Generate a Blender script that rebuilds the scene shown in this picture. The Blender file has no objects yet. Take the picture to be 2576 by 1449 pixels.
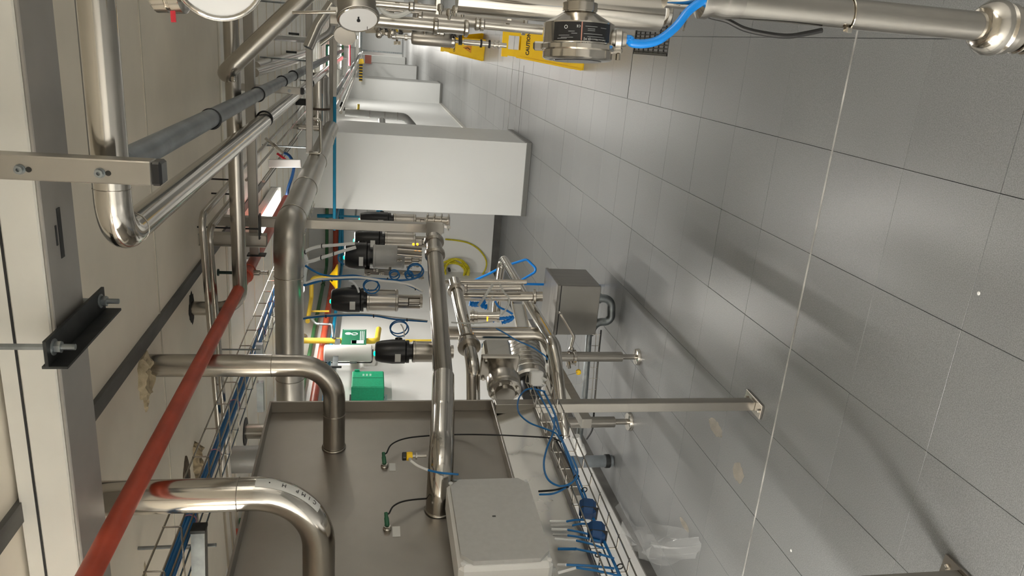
import bpy, bmesh, math, random
from mathutils import Vector, Matrix
random.seed(7)
C = bpy.context.scene.collection
PI = math.pi
# ------------------------------------------------------------------ camera
H = 1.65
FPX = 1880.95
YAW, PITCH, ROLL = 0.31864545, 0.19145348, 0.0213158
fwd = Vector((-math.sin(YAW) * math.cos(PITCH), math.cos(YAW) * math.cos(PITCH), -math.sin(PITCH)))
rt = Vector((math.cos(YAW), math.sin(YAW), 0))
up = rt.cross(fwd)
r2 = math.cos(ROLL) * rt + math.sin(ROLL) * up
u2 = -math.sin(ROLL) * rt + math.cos(ROLL) * up
IX, IY = -u2, -r2                       # the phone was held on its side: frame x runs down, frame y runs left
EYE = Vector((0, 0, H))
cd = bpy.data.cameras.new('camera'); cam = bpy.data.objects.new('camera', cd); C.objects.link(cam)
cd.sensor_width = 36; cd.lens = FPX * 36 / 2576; cd.clip_start = 0.05; cd.clip_end = 200
m = Matrix((IX, -IY, -fwd)).transposed().to_4x4(); m.translation = EYE
cam.matrix_world = m
bpy.context.scene.camera = cam
# ------------------------------------------------------------------ world, exposure
sc = bpy.context.scene
sc.view_settings.view_transform = 'Standard'; sc.view_settings.look = 'None'
sc.view_settings.gamma = 1; sc.view_settings.use_curve_mapping = False
sc.view_settings.exposure = 0.0
w = bpy.data.worlds.new('world'); sc.world = w; w.use_nodes = True
w.node_tree.nodes['Background'].inputs[0].default_value = (.9, .93, 1, 1)
w.node_tree.nodes['Background'].inputs[1].default_value = .25
try:
    sc.cycles.use_denoising = True
    sc.cycles.max_bounces = 8
except Exception:
    pass
# lamp table: (x, y, z, along-axis, length, watts, label)  -> built in luminaire()
LAMPS = [
    (-2.31, 6.45, 2.25, 'y', 1.10, 17, 'white strip luminaire hung over the left bay behind the jacketed pipe'),
    (-1.17, 4.85, 2.285, 'y', 1.30, 28, 'white strip luminaire beside the jacketed pipe under the ceiling'),
    (-2.05, -0.50, 2.25, 'y', 1.30, 100, 'white strip luminaire over the left bay near the viewpoint'),
    (-2.45, 1.05, 2.25, 'y', 1.10, 34, 'white strip luminaire over the left bay behind the steel cabinet'),
    (1.75, 0.80, 2.25, 'y', 1.30, 16, 'added fill luminaire out of view above the right hand manifold'),  # added unseen lamp, fills the faces turned to the right
    (1.75, 6.50, 2.25, 'y', 1.30, 14, 'added fill luminaire out of view along the right hand wall beyond the caution sign'),  # second added unseen lamp, lifts the right side of the pillar
    (-0.82, 10.1, 2.28, 'x', 0.90, 22, 'white strip luminaire across the walkway just beyond the first pillar'),
    (-0.60, 12.9, 2.27, 'x', 1.05, 42, 'white strip luminaire across the walkway far behind the blue pipe'),
    (-0.10, 16.6, 2.29, 'x', 1.30, 55, 'white strip luminaire ahead of the second pillar'),
    (-0.30, 25.0, 2.29, 'y', 1.30, 95, 'white strip luminaire between second and third pillar'),
    (-0.20, 34.5, 2.29, 'y', 1.30, 110, 'white strip luminaire near the far end of the hall'),
    (-0.10, 40.8, 2.29, 'x', 1.30, 90, 'white strip luminaire before the far end wall'),
]
# ------------------------------------------------------------------ geometry helpers
def at(x, y, X=None, Y=None, Z=None, D=None):
    """world point seen at photo pixel x,y on a given real plane (or at a given distance D along the view)"""
    d = IX * (x - 1288) + IY * (y - 724.5) + fwd * FPX
    if X is not None: t = X / d.x
    elif Y is not None: t = Y / d.y
    elif Z is not None: t = (Z - H) / d.z
    else: t = D / FPX
    return EYE + d * t
def V(*a): return Vector(a)
def frame_for(d, hint=None):
    d = d.normalized()
    h = Vector(hint) if hint is not None else (Vector((0, 0, 1)) if abs(d.z) < .9 else Vector((1, 0, 0)))
    a = h - d * h.dot(d)
    if a.length < 1e-6: a = Vector((0, 1, 0)) - d * d.y
    a.normalize(); b = d.cross(a)
    return a, b, d
def NB(): return bmesh.new()
def add_box(bm, c, s, M=None, bev=0):
    r = bmesh.ops.create_cube(bm, size=1)
    vs = r['verts']
    for v in vs: v.co = Vector((v.co.x * s[0], v.co.y * s[1], v.co.z * s[2]))
    if bev:
        es = list({e for v in vs for e in v.link_edges})
        q = bmesh.ops.bevel(bm, geom=es, offset=bev, segments=1, affect='EDGES', profile=.5)
        vs = list({v for f in q['faces'] for v in f.verts} | {v for v in vs if v.is_valid})
    for v in vs:
        co = v.co
        if M is not None: co = M @ co
        v.co = co + Vector(c)
    return vs
def box(c, s, M=None, bev=0):
    bm = NB(); add_box(bm, c, s, M, bev); return bm
def span(lo, hi, bev=0):
    lo = Vector(lo); hi = Vector(hi); return box((lo + hi) / 2, hi - lo, None, bev)
def add_bar(bm, p, q, a, b, hint=None, bev=0):
    """square bar from p to q, a wide along hint, b wide across it"""
    p = Vector(p); q = Vector(q); A, B, Dd = frame_for(q - p, hint)
    M = Matrix((A, B, Dd)).transposed()
    return add_box(bm, (p + q) / 2, (a, b, (q - p).length), M, bev)
def bar(p, q, a, b, hint=None, bev=0):
    bm = NB(); add_bar(bm, p, q, a, b, hint, bev); return bm
def rounded(pts, R, n=6):
    pts = [Vector(p) for p in pts]
    if R <= 0 or len(pts) < 3: return pts
    out = [pts[0]]
    for i in range(1, len(pts) - 1):
        p0, p1, p2 = pts[i - 1], pts[i], pts[i + 1]
        a = (p0 - p1); b = (p2 - p1); la, lb = a.length, b.length
        if la < 1e-6 or lb < 1e-6: continue
        a /= la; b /= lb
        cosA = max(-1, min(1, a.dot(b))); ang = math.acos(cosA)
        if ang > PI - .03: out.append(p1); continue
        t = min(R / math.tan(ang / 2), la * .49 if i > 1 else la * .95, lb * .49 if i < len(pts) - 2 else lb * .95)
        rr = t * math.tan(ang / 2)
        cen = p1 + (a + b).normalized() * (rr / math.sin(ang / 2))
        s = p1 + a * t; e = p1 + b * t
        v0 = s - cen; v1 = e - cen; tot = v0.angle(v1); ax = v0.cross(v1).normalized()
        k = max(2, int(n * tot / (PI / 2)) + 1)
        for j in range(k + 1): out.append(cen + Matrix.Rotation(tot * j / k, 3, ax) @ v0)
    out.append(pts[-1]); return out
def smooth(pts, n=6):
    pts = [Vector(p) for p in pts]; out = []
    for i in range(len(pts) - 1):
        p0 = pts[max(0, i - 1)]; p1 = pts[i]; p2 = pts[i + 1]; p3 = pts[min(len(pts) - 1, i + 2)]
        for j in range(n):
            t = j / n
            out.append(.5 * ((2 * p1) + (p2 - p0) * t + (2 * p0 - 5 * p1 + 4 * p2 - p3) * t * t + (3 * p1 - p0 - 3 * p2 + p3) * t ** 3))
    out.append(pts[-1]); return out
def add_sweep(bm, pts, r, seg=14, cap=True):
    pts = [Vector(p) for p in pts]; n = len(pts)
    rs = r if isinstance(r, (list, tuple)) else [r] * n
    T = []
    for i in range(n):
        d = pts[min(n - 1, i + 1)] - pts[max(0, i - 1)]
        T.append(d.normalized() if d.length > 1e-9 else Vector((0, 0, 1)))
    a, b, _ = frame_for(T[0]); rings = []
    for i in range(n):
        a = (a - T[i] * a.dot(T[i])).normalized(); b = T[i].cross(a)
        rings.append([bm.verts.new(pts[i] + (a * math.cos(2 * PI * k / seg) + b * math.sin(2 * PI * k / seg)) * rs[i]) for k in range(seg)])
    for i in range(n - 1):
        for k in range(seg):
            bm.faces.new((rings[i][k], rings[i][(k + 1) % seg], rings[i + 1][(k + 1) % seg], rings[i + 1][k]))
    if cap:
        bm.faces.new(rings[0][::-1]); bm.faces.new(rings[-1])
def tube(pts, r, bend=0, seg=16, n=7):
    bm = NB(); add_sweep(bm, rounded(pts, bend, n), r, seg); return bm
def cable(pts, r, seg=8, n=6):
    bm = NB(); add_sweep(bm, smooth(pts, n), r, seg); return bm
def add_lathe(bm, prof, p, d, seg=24, cap=True):
    """profile [(radius, height along d)] turned about the axis p + d"""
    a, b, d = frame_for(Vector(d)); p = Vector(p); rings = []
    for (r, h) in prof:
        r = max(r, 1e-5)
        rings.append([bm.verts.new(p + d * h + (a * math.cos(2 * PI * k / seg) + b * math.sin(2 * PI * k / seg)) * r) for k in range(seg)])
    for i in range(len(rings) - 1):
        for k in range(seg):
            bm.faces.new((rings[i][k], rings[i][(k + 1) % seg], rings[i + 1][(k + 1) % seg], rings[i + 1][k]))
    if cap:
        bm.faces.new(rings[0][::-1]); bm.faces.new(rings[-1])
def lathe(prof, p, d, seg=24):
    bm = NB(); add_lathe(bm, prof, p, d, seg); return bm
def add_ring(bm, p, d, R, r, seg=28, s2=8):
    a, b, d = frame_for(Vector(d)); p = Vector(p); rings = []
    for k in range(seg):
        t = 2 * PI * k / seg; e = a * math.cos(t) + b * math.sin(t)
        rings.append([bm.verts.new(p + e * (R + r * math.cos(2 * PI * j / s2)) + d * r * math.sin(2 * PI * j / s2)) for j in range(s2)])
    for k in range(seg):
        for j in range(s2):
            bm.faces.new((rings[k][j], rings[(k + 1) % seg][j], rings[(k + 1) % seg][(j + 1) % s2], rings[k][(j + 1) % s2]))
def ring(p, d, R, r, seg=28): bm = NB(); add_ring(bm, p, d, R, r, seg); return bm
def add_hex(bm, p, d, r, h):
    add_lathe(bm, [(r, 0), (r, h * .8), (r * .85, h)], p, d, 6)
def add_quad_prism(bm, pts, nrm, th):
    nrm = Vector(nrm).normalized() * th
    lo = [bm.verts.new(Vector(p)) for p in pts]; hi = [bm.verts.new(Vector(p) + nrm) for p in pts]
    n = len(pts)
    bm.faces.new(lo[::-1]); bm.faces.new(hi)
    for i in range(n): bm.faces.new((lo[i], lo[(i + 1) % n], hi[(i + 1) % n], hi[i]))
def prism(pts, nrm, th): bm = NB(); add_quad_prism(bm, pts, nrm, th); return bm
# ------------------------------------------------------------------ materials
MATS = {}
def mat(name, col, rough=.5, metal=0, var=0, scale=8, bump=0, stretch=None, alpha=1, trans=0, emit=0, ecol=None, rvar=0, col2=None, spec=None, coat=0):
    if name in MATS: return MATS[name]
    m = bpy.data.materials.new(name); m.use_nodes = True; nt = m.node_tree; b = nt.nodes['Principled BSDF']
    b.inputs['Base Color'].default_value = (*col, 1); b.inputs['Roughness'].default_value = rough; b.inputs['Metallic'].default_value = metal
    if spec is not None: b.inputs['Specular IOR Level'].default_value = spec
    if coat: b.inputs['Coat Weight'].default_value = coat; b.inputs['Coat Roughness'].default_value = .15
    if trans: b.inputs['Transmission Weight'].default_value = trans
    if alpha < 1: b.inputs['Alpha'].default_value = alpha
    if emit:
        b.inputs['Emission Color'].default_value = (*(ecol or col), 1); b.inputs['Emission Strength'].default_value = emit
    if var or bump or rvar or col2:
        tc = nt.nodes.new('ShaderNodeTexCoord'); mp = nt.nodes.new('ShaderNodeMapping')
        nt.links.new(tc.outputs['Object'], mp.inputs[0])
        if stretch: mp.inputs['Scale'].default_value = stretch
        no = nt.nodes.new('ShaderNodeTexNoise'); no.inputs['Scale'].default_value = scale; no.inputs['Detail'].default_value = 6
        nt.links.new(mp.outputs[0], no.inputs['Vector'])
        if var or col2:
            rp = nt.nodes.new('ShaderNodeValToRGB'); nt.links.new(no.outputs[0], rp.inputs[0])
            c2 = col2 or tuple(min(1, c * (1 + var)) for c in col); c1 = col if col2 else tuple(c * (1 - var) for c in col)
            rp.color_ramp.elements[0].position = .35; rp.color_ramp.elements[1].position = .65
            rp.color_ramp.elements[0].color = (*c1, 1); rp.color_ramp.elements[1].color = (*c2, 1)
            nt.links.new(rp.outputs[0], b.inputs['Base Color'])
        if rvar:
            mr = nt.nodes.new('ShaderNodeMapRange'); nt.links.new(no.outputs[0], mr.inputs[0])
            mr.inputs[3].default_value = max(.02, rough - rvar); mr.inputs[4].default_value = rough + rvar
            nt.links.new(mr.outputs[0], b.inputs['Roughness'])
        if bump:
            bp = nt.nodes.new('ShaderNodeBump'); bp.inputs['Strength'].default_value = bump; bp.inputs['Distance'].default_value = .01
            nt.links.new(no.outputs[0], bp.inputs['Height']); nt.links.new(bp.outputs[0], b.inputs['Normal'])
    MATS[name] = m; return m
STEEL = mat('stainless_tube', (.48, .45, .405), .25, 1, .10, 5, 0, None, rvar=.06)
POL = mat('polished_stainless', (.60, .57, .52), .13, 1, .06, 6, rvar=.04)
BOXM = mat('dark_brushed_box', (.27, .258, .24), .30, 1, .10, 3, .02, (1, 8, 1), rvar=.06)
BRUSH = mat('brushed_stainless', (.40, .38, .345), .36, 1, .10, 3, .02, (1, 8, 1), rvar=.08)
SHEET = mat('stainless_sheet', (.40, .375, .34), .40, 1, .12, 2.2, .02, None, rvar=.07)
LSHEET = mat('bright_sheet', (.54, .525, .49), .27, 1, .08, 3, rvar=.05)
JACKET = mat('aluminium_jacket', (.49, .47, .43), .34, 1, .10, 4, rvar=.06)
GALV = mat('galvanised_steel', (.30, .325, .335), .42, .9, .25, 14, rvar=.1)
DUCT = mat('grey_duct', (.42, .42, .41), .45, .6, .12, 5)
PVC = mat('grey_plastic_pipe', (.165, .185, .20), .42, 0, .22, 9)
BLACK = mat('black_rubber', (.012, .012, .013), .5)
BLACKP = mat('black_plastic', (.010, .010, .011), .32)
DARK = mat('dark_iron', (.038, .040, .040), .5, .6, .3, 18)
WHITEP = mat('white_plastic', (.80, .80, .78), .38)
GREYP = mat('pale_grey_plastic', (.50, .50, .485), .45, 0, .03, 60)
CLAD = mat('white_trunking', (.74, .72, .66), .45, 0, .04, 4)
CLADG = mat('grey_trunking_lid', (.36, .345, .32), .48, .25, .10, 3.5)
RED = mat('red_paint', (.44, .064, .030), .42, 0, .18, 9)
REDB = mat('bright_red', (.62, .03, .05), .35)
BLUE = mat('blue_pipe', (.0, .23, .42), .35, 0, .1, 6)
BLUEC = mat('blue_cable_sheath', (.006, .145, .40), .42)
BLUEB = mat('bright_blue_sheath', (.0, .22, .72), .35)
BLUEN = mat('navy_blue', (.003, .05, .17), .45, 0, .15, 20)
GREEN = mat('green_paint', (.035, .16, .06), .4, 0, .1, 6)
GREENB = mat('green_plastic', (.0, .36, .17), .5, 0, .10, 60)
GREENS = mat('green_sign_face', (.012, .13, .065), .4)
YEL = mat('yellow_paint', (.74, .53, .05), .38, 0, .08, 6)
YELB = mat('yellow_plastic', (1.0, .60, .001), .4, 0, .05, 12)
YELH = mat('yellow_hose', (.55, .47, .01), .45, 0, .15, 30)
WHITEC = mat('white_cable_sleeve', (.90, .90, .89), .45)
CLEAR = mat('clear_hose', (.72, .73, .70), .2, 0, alpha=.75)
FOAM = mat('expanding_foam', (.62, .53, .36), .9, 0, .3, 30, .8, col2=(.40, .33, .21))
HOLE = mat('dark_opening', (.03, .028, .024), .9)
RUST = mat('rusty_stain', (.11, .075, .045), .85, 0, .4, 25, .5)
PAPER = mat('label_paper', (.78, .78, .75), .6)
INK = mat('printed_ink', (.02, .02, .022), .6)
WINK = mat('white_ink', (.75, .77, .76), .5)
LED = mat('green_lamp', (.0, .8, .35), .4, emit=5, ecol=(.0, .9, .35))
ORNG = mat('amber_lamp', (.9, .45, .02), .4, emit=2, ecol=(1, .45, .02))
DIAL = mat('white_dial', (.90, .90, .90), .35)
TUBE = mat('lamp_diffuser', (.95, .95, .92), .4, emit=9, ecol=(1, .97, .90))
FILM = mat('plastic_film', (.80, .81, .80), .10, 0, .05, 5, .5, alpha=.16)
WALLM = mat('white_wall_paint', (.80, .80, .785), .5, 0, .025, 1.2, .03)
PILM = mat('white_wall_panel', (.84, .85, .84), .42, 0, .02, 1.0)
SKIRT = mat('dark_skirting', (.10, .097, .09), .45, 0, .2, 8)
CEILM = mat('cream_ceiling', (.86, .79, .665), .62, 0, .10, 1.6, .10, None, rvar=.1)
CEILB = mat('cream_ceiling_board', (.84, .81, .73), .38, 0, .12, 3, .15, (1, .2, 1), rvar=.12)
GROUT = mat('dark_grout', (.14, .142, .142), .6)
WGROUT = mat('pale_joint', (.42, .41, .39), .7, 0, .5, 6)
def tile_material():
    m = bpy.data.materials.new('grey_floor_tile'); m.use_nodes = True; nt = m.node_tree; b = nt.nodes['Principled BSDF']
    ge = nt.nodes.new('ShaderNodeNewGeometry'); oi = nt.nodes.new('ShaderNodeObjectInfo')
    n1 = nt.nodes.new('ShaderNodeTexNoise'); n1.inputs['Scale'].default_value = 320; n1.inputs['Detail'].default_value = 2
    n2 = nt.nodes.new('ShaderNodeTexNoise'); n2.inputs['Scale'].default_value = 1.4; n2.inputs['Detail'].default_value = 5
    for n in (n1, n2): nt.links.new(ge.outputs['Position'], n.inputs['Vector'])
    r1 = nt.nodes.new('ShaderNodeValToRGB'); nt.links.new(n1.outputs[0], r1.inputs[0])
    r1.color_ramp.elements[0].position = .30; r1.color_ramp.elements[1].position = .70
    r1.color_ramp.elements[0].color = (.138, .142, .143, 1); r1.color_ramp.elements[1].color = (.243, .249, .250, 1)
    mr = nt.nodes.new('ShaderNodeMapRange'); nt.links.new(n2.outputs[0], mr.inputs[0]); mr.inputs[3].default_value = .86; mr.inputs[4].default_value = 1.10
    ad = nt.nodes.new('ShaderNodeMapRange'); nt.links.new(oi.outputs['Random'], ad.inputs[0]); ad.inputs[3].default_value = .96; ad.inputs[4].default_value = 1.04
    mu = nt.nodes.new('ShaderNodeMath'); mu.operation = 'MULTIPLY'; nt.links.new(mr.outputs[0], mu.inputs[0]); nt.links.new(ad.outputs[0], mu.inputs[1])
    vm = nt.nodes.new('ShaderNodeVectorMath'); vm.operation = 'SCALE'; nt.links.new(r1.outputs[0], vm.inputs[0]); nt.links.new(mu.outputs[0], vm.inputs['Scale'])
    nt.links.new(vm.outputs[0], b.inputs['Base Color'])
    rr = nt.nodes.new('ShaderNodeMapRange'); nt.links.new(n2.outputs[0], rr.inputs[0]); rr.inputs[3].default_value = .27; rr.inputs[4].default_value = .38
    nt.links.new(rr.outputs[0], b.inputs['Roughness'])
    bp = nt.nodes.new('ShaderNodeBump'); bp.inputs['Strength'].default_value = .05; bp.inputs['Distance'].default_value = .004
    nt.links.new(n1.outputs[0], bp.inputs['Height']); nt.links.new(bp.outputs[0], b.inputs['Normal'])
    return m
TILE = tile_material()
# ------------------------------------------------------------------ object helpers
def mesh_of(bm, name, m, sharp=35):
    bmesh.ops.recalc_face_normals(bm, faces=bm.faces)
    me = bpy.data.meshes.new(name); bm.to_mesh(me); bm.free()
    me.materials.append(m)
    me.shade_smooth()
    me.set_sharp_from_angle(angle=math.radians(sharp))
    return me
def world_loc(o):
    l = Vector(o.location); p = o.parent
    while p is not None: l = l + Vector(p.location); p = p.parent
    return l
def obj(name, bm, m, parent=None, label=None, cat=None, group=None, kind=None, sharp=35):
    me = mesh_of(bm, name, m, sharp)
    xs = [v.co for v in me.vertices]
    lo = Vector((min(v.x for v in xs), min(v.y for v in xs), min(v.z for v in xs)))
    hi = Vector((max(v.x for v in xs), max(v.y for v in xs), max(v.z for v in xs)))
    c = (lo + hi) / 2
    me.transform(Matrix.Translation(-c))
    o = bpy.data.objects.new(name, me); C.objects.link(o)
    if parent is not None:
        o.parent = parent; o.location = c - world_loc(parent)
    else: o.location = c
    if label: o['label'] = label
    if cat: o['category'] = cat
    if group: o['group'] = group
    if kind: o['kind'] = kind
    return o
def thing(name, label, cat, loc=(0, 0, 0), group=None):
    o = bpy.data.objects.new(name, None); C.objects.link(o); o.location = loc; o.empty_display_size = .05
    o['label'] = label; o['category'] = cat
    if group: o['group'] = group
    return o
def struct(name, bm, m, parent=None, label=None):
    return obj(name, bm, m, parent, label, kind=None if parent else 'structure')
def words(name, s, size, p, right, upv, m, parent, align='CENTER', th=.0006, bold=0):
    """flat raised lettering s, p = centre, running along right, tops towards upv"""
    cu = bpy.data.curves.new(name, 'FONT'); cu.body = s; cu.size = size; cu.align_x = align; cu.align_y = 'CENTER'; cu.extrude = th; cu.offset = bold
    cu.resolution_u = 2
    o = bpy.data.objects.new(name, cu); C.objects.link(o)
    dg = bpy.context.evaluated_depsgraph_get(); me = bpy.data.meshes.new_from_object(o.evaluated_get(dg))
    bpy.data.objects.remove(o); bpy.data.curves.remove(cu)
    me.materials.clear(); me.materials.append(m)
    R = Vector(right).normalized(); U = Vector(upv); U = (U - R * U.dot(R)).normalized(); N = R.cross(U)
    me.transform(Matrix((R, U, N)).transposed().to_4x4())
    t = bpy.data.objects.new(name, me); C.objects.link(t)
    t.parent = parent; t.location = Vector(p) - world_loc(parent)
    return t
# ================================================================== SETTING
XL, YB, XF = -2.80, 9.10, -1.45         # left bay wall, its end wall, hall wall further on
XR, Y0, Y1, ZC = 2.20, -1.60, 44.0, 2.36
# floor: bed with every tile laid on it
floor = struct('floor', span((XL - .1, Y0, -.12), (XR + .1, Y1, -.008)), GROUT)
S, GX, GY, GAP = .390, -.27, 2.10, .0017
tcache = {}
def tile_mesh(wx, wy):
    k = (round(wx, 3), round(wy, 3))
    if k not in tcache:
        bm = box((0, 0, 0), (wx, wy, .014), None, .0005)
        tcache[k] = mesh_of(bm, 'tile', TILE)
    return tcache[k]
def lay(x0, x1, y0, y1, bm=None):
    wx, wy = x1 - x0 - GAP, y1 - y0 - GAP
    if wx < .02 or wy < .02: return
    c = ((x0 + x1) / 2, (y0 + y1) / 2, -.007 + random.uniform(-.0006, .0006))
    if bm is None:
        o = bpy.data.objects.new('tile', tile_mesh(wx, wy)); C.objects.link(o); o.parent = floor
        o.location = Vector(c) - Vector(floor.location)
    else: add_box(bm, c, (wx, wy, .014))
DR = (.012, 4.235, .40, 4.84)           # drain grate opening x0,y0,x1,y1
rest = NB()
ix0, ix1 = math.floor((XL - GX) / S), math.ceil((XR - GX) / S)
for i in range(ix0, ix1):
    for j in range(-10, 110):
        xa, xb = GX + i * S, GX + (i + 1) * S; ya, yb = GY + j * S, GY + (j + 1) * S
        lim = XL if ya < YB - .1 else XF - .02
        xa, xb = max(xa, lim), min(xb, XR); ya, yb = max(ya, Y0), min(yb, Y1)
        if xb - xa < .03 or yb - ya < .03: continue
        near = xb <= .91 and xb > -2.79 and yb > 1.2 and yb < 10.2
        if xa < DR[2] and xb > DR[0] and ya < DR[3] and yb > DR[1]:      # cut round the drain
            for (a, b_, c_, d) in ((xa, xb, ya, min(yb, DR[1])), (xa, xb, max(ya, DR[3]), yb), (xa, min(xb, DR[0]), max(ya, DR[1]), min(yb, DR[3])), (max(xa, DR[2]), xb, max(ya, DR[1]), min(yb, DR[3]))):
                if b_ - a > .03 and d - c_ > .03: lay(a, b_, c_, d)
            continue
        lay(xa, xb, ya, yb, None if near else rest)
o = obj('far_tiles', rest, TILE, floor, kind='stuff')
def ragged(p, rx, ry, h, seed, k=26):
    rnd = random.Random(seed); bm = NB(); rings = []
    for (f, z) in ((1.0, 0), (.95, -h * .5), (.72, -h), (.45, -h * .6)):
        rings.append([bm.verts.new((p[0] + rx * f * rnd.uniform(.82, 1.12) * math.cos(2 * PI * i / k), p[1] + ry * f * rnd.uniform(.82, 1.12) * math.sin(2 * PI * i / k), p[2] + z * rnd.uniform(.6, 1.3))) for i in range(k)])
    for a, b in zip(rings, rings[1:]):
        for i in range(k): bm.faces.new((a[i], a[(i + 1) % k], b[(i + 1) % k], b[i]))
    bm.faces.new(rings[-1]); return bm
# repaired joints in the tiling
def joint(x0, x1, y, wd, m): obj('joint_strip', span((x0, y - wd / 2, -.004), (x1, y + wd / 2, .0012)), m, floor)
joint(-2.2, .16, 2.49, .008, WGROUT)
joint(-1.4, .6, 9.17, .022, WGROUT); joint(-1.40, .6, 8.73, .012, WGROUT); joint(-1.40, -.2, 8.45, .010, mat('dark_joint', (.05, .05, .05), .7))
for (px, rx, ry, sd) in (((1800, 1075), .035, .075, 21), ((1858, 1190), .045, .05, 22), ((1722, 1320), .02, .06, 23)):
    q = at(px[0], px[1], Z=0)
    bm = ragged((q.x, q.y, .0012), rx, ry, -.0002, sd)
    obj('dry_stain', bm, mat('beige_stain', (.55, .46, .33), .5, 0, .3, 20, alpha=.28), floor)
for px in ((2462, 738), (1990, 1385)):
    q = at(px[0], px[1], Z=0); obj('paint_speck', lathe([(.006, 0), (.004, .0015)], (q.x, q.y, .0002), (0, 0, 1), 8), WHITEP, floor)
# walls
wl = struct('wall_left', span((XL - .12, Y0, -.1), (XL, YB + .12, ZC + .02)), WALLM)
we = struct('wall_bay_end', span((XL, YB, -.1), (XF - .02, YB + .12, ZC + .02)), WALLM)
wh = struct('wall_hall', span((XF - .12, YB + .12, -.1), (XF, Y1, ZC + .02)), PILM)
wr = struct('wall_right', span((XR, Y0, -.1), (XR + .12, Y1, ZC + .02)), WALLM)
wk = struct('wall_back', span((XL - .12, Y0 - .12, -.1), (XR + .12, Y0, ZC + .02)), WALLM)
wf = struct('wall_far', span((XF - .1, Y1, -.1), (XR + .12, Y1 + .12, ZC + .02)), WALLM)
struct('baseboard_left', span((XL, Y0, 0), (XL + .012, YB, .06)), SKIRT)
struct('baseboard_bay_end', span((XL + .012, YB - .012, 0), (XF - .12, YB, .095)), SKIRT)
struct('baseboard_hall', span((XF, YB + .14, 0), (XF + .02, 18.3, .06)), mat('pale_skirting', (.55, .54, .50), .4))
def pillar(y, x0, x1, dy, k):
    p = struct('pillar', span((x0, y, -.05), (x1, y + dy, ZC + .02)), PILM)
    obj('skirting', span((x0, y - .014, 0), (x1 + .014, y + dy, .055), .003), mat('grey_skirting', (.20, .20, .19), .4), p)
    obj('corner_bead', span((x1 - .004, y - .006, .055), (x1 + .006, y + .012, ZC - .01)), PILM, p)
    return p
pillar(7.68, -1.72, -.955, 1.15, 1)
for k, y in enumerate((18.3, 28.4, 38.5)): pillar(y, XF - .02, -1.0, 1.1, k + 2)
# ceiling: slab, formwork seams, dark rail, boards further on
ce = struct('ceiling', span((XL - .1, Y0, ZC), (XR + .1, 3.9, ZC + .15)), CEILM)
ce2 = struct('ceiling_hall', span((XL - .1, 3.9, ZC - .006), (XR + .1, Y1, ZC + .15)), CEILB)
for y in (2.62, 3.86): obj('seam', span((-2.8, y - .004, ZC - .003), (2.2, y + .004, ZC + .01)), mat('ceiling_seam', (.60, .56, .47), .8), ce)
for k in range(24):
    y = 4.3 + k * .42
    obj('board_joint', span((-2.78, y - .006, ZC - .010), (2.2, y + .006, ZC)), CEILM, ce2)
struct('trim_1', span((-1.032, Y0, ZC - .012), (-.985, 8.9, ZC + .01)), mat('concrete_rail', (.085, .085, .08), .7, .2, 0, 9, .4, (1, .35, 1), col2=(.17, .165, .15)))
# ------------------------------------------------------------------ lamps
def luminaire(x, y, z, ax, L, watts, label):
    t = thing('strip_luminaire', label, 'ceiling light', (x, y, z))
    d = Vector((0, 1, 0)) if ax == 'y' else Vector((1, 0, 0)); s = Vector((1, 0, 0)) if ax == 'y' else Vector((0, 1, 0))
    p = Vector((x, y, z))
    obj('housing', bar(p - d * L / 2 + V(0, 0, .03), p + d * L / 2 + V(0, 0, .03), .05, .15, (0, 0, 1), .008), WHITEP, t)
    obj('diffuser', bar(p - d * (L / 2 - .03) - V(0, 0, .005), p + d * (L / 2 - .03) - V(0, 0, .005), .022, .11, (0, 0, 1), .008), TUBE, t)
    for q in (-1, 1):
        obj('end_cap', bar(p + d * q * (L / 2) + V(0, 0, .02), p + d * q * (L / 2 + .012) + V(0, 0, .02), .07, .152, (0, 0, 1)), GREYP, t)
    la = bpy.data.lights.new('lamp_light', 'AREA'); la.shape = 'RECTANGLE'; la.size = .05; la.size_y = L - .06; la.energy = watts; la.color = (1, .965, .90); la.spread = math.radians(170)
    if x > 1 or x < -2:      # extra upward light added to these to brighten the ceiling
        lu = la.copy(); lu.energy = watts * (1.6 if x > 1 else 1.1 if y < 0 else .3 if y > 6 else .8)
        l2 = bpy.data.objects.new('lamp_light', lu); C.objects.link(l2); l2.parent = t; l2.location = (0, 0, .058); l2.rotation_euler = (PI, 0, 0)
    lo = bpy.data.objects.new('lamp_light', la); C.objects.link(lo); lo.parent = t; lo.location = (0, 0, -.022)
    if ax == 'x': lo.rotation_euler = (0, 0, PI / 2)
for l in LAMPS: luminaire(*l)
# ------------------------------------------------------------------ overhead trunking, bracket, hanger post
t = thing('cable_trunking', 'wide cream and grey cable trunking crossing the ceiling left to right', 'trunking', (-.5, 1.565, 2.25))
obj('body', span((-2.75, 1.50, 2.252), (2.1, 1.64, 2.352), .004), CLAD, t)
obj('front_lid', span((-2.75, 1.488, 2.252), (2.1, 1.4995, 2.318), .003), CLAD, t)
obj('bottom_lid', span((-2.75, 1.490, 2.244), (2.1, 1.640, 2.2518), .002), CLADG, t)
obj('lid_slot', span((-2.75, 1.4895, 2.318), (2.1, 1.4998, 2.3225)), BLACK, t)
obj('upper_lip', span((-2.75, 1.490, 2.3225), (2.1, 1.4998, 2.352)), CLAD, t)
obj('scuff', span((-.47, 1.55, 2.2425), (-.37, 1.566, 2.2445)), DARK, t)
obj('scuff', span((-.44, 1.535, 2.2425), (-.40, 1.541, 2.2445)), DARK, t)
t = thing('angle_bracket', 'dark iron angle bracket under the trunking held by threaded rods', 'bracket', (-.66, 1.56, 2.23))
b1 = at(140, 868, Z=2.235); b2 = at(258, 785, Z=2.235); xb = (b1.x + b2.x) / 2
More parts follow.
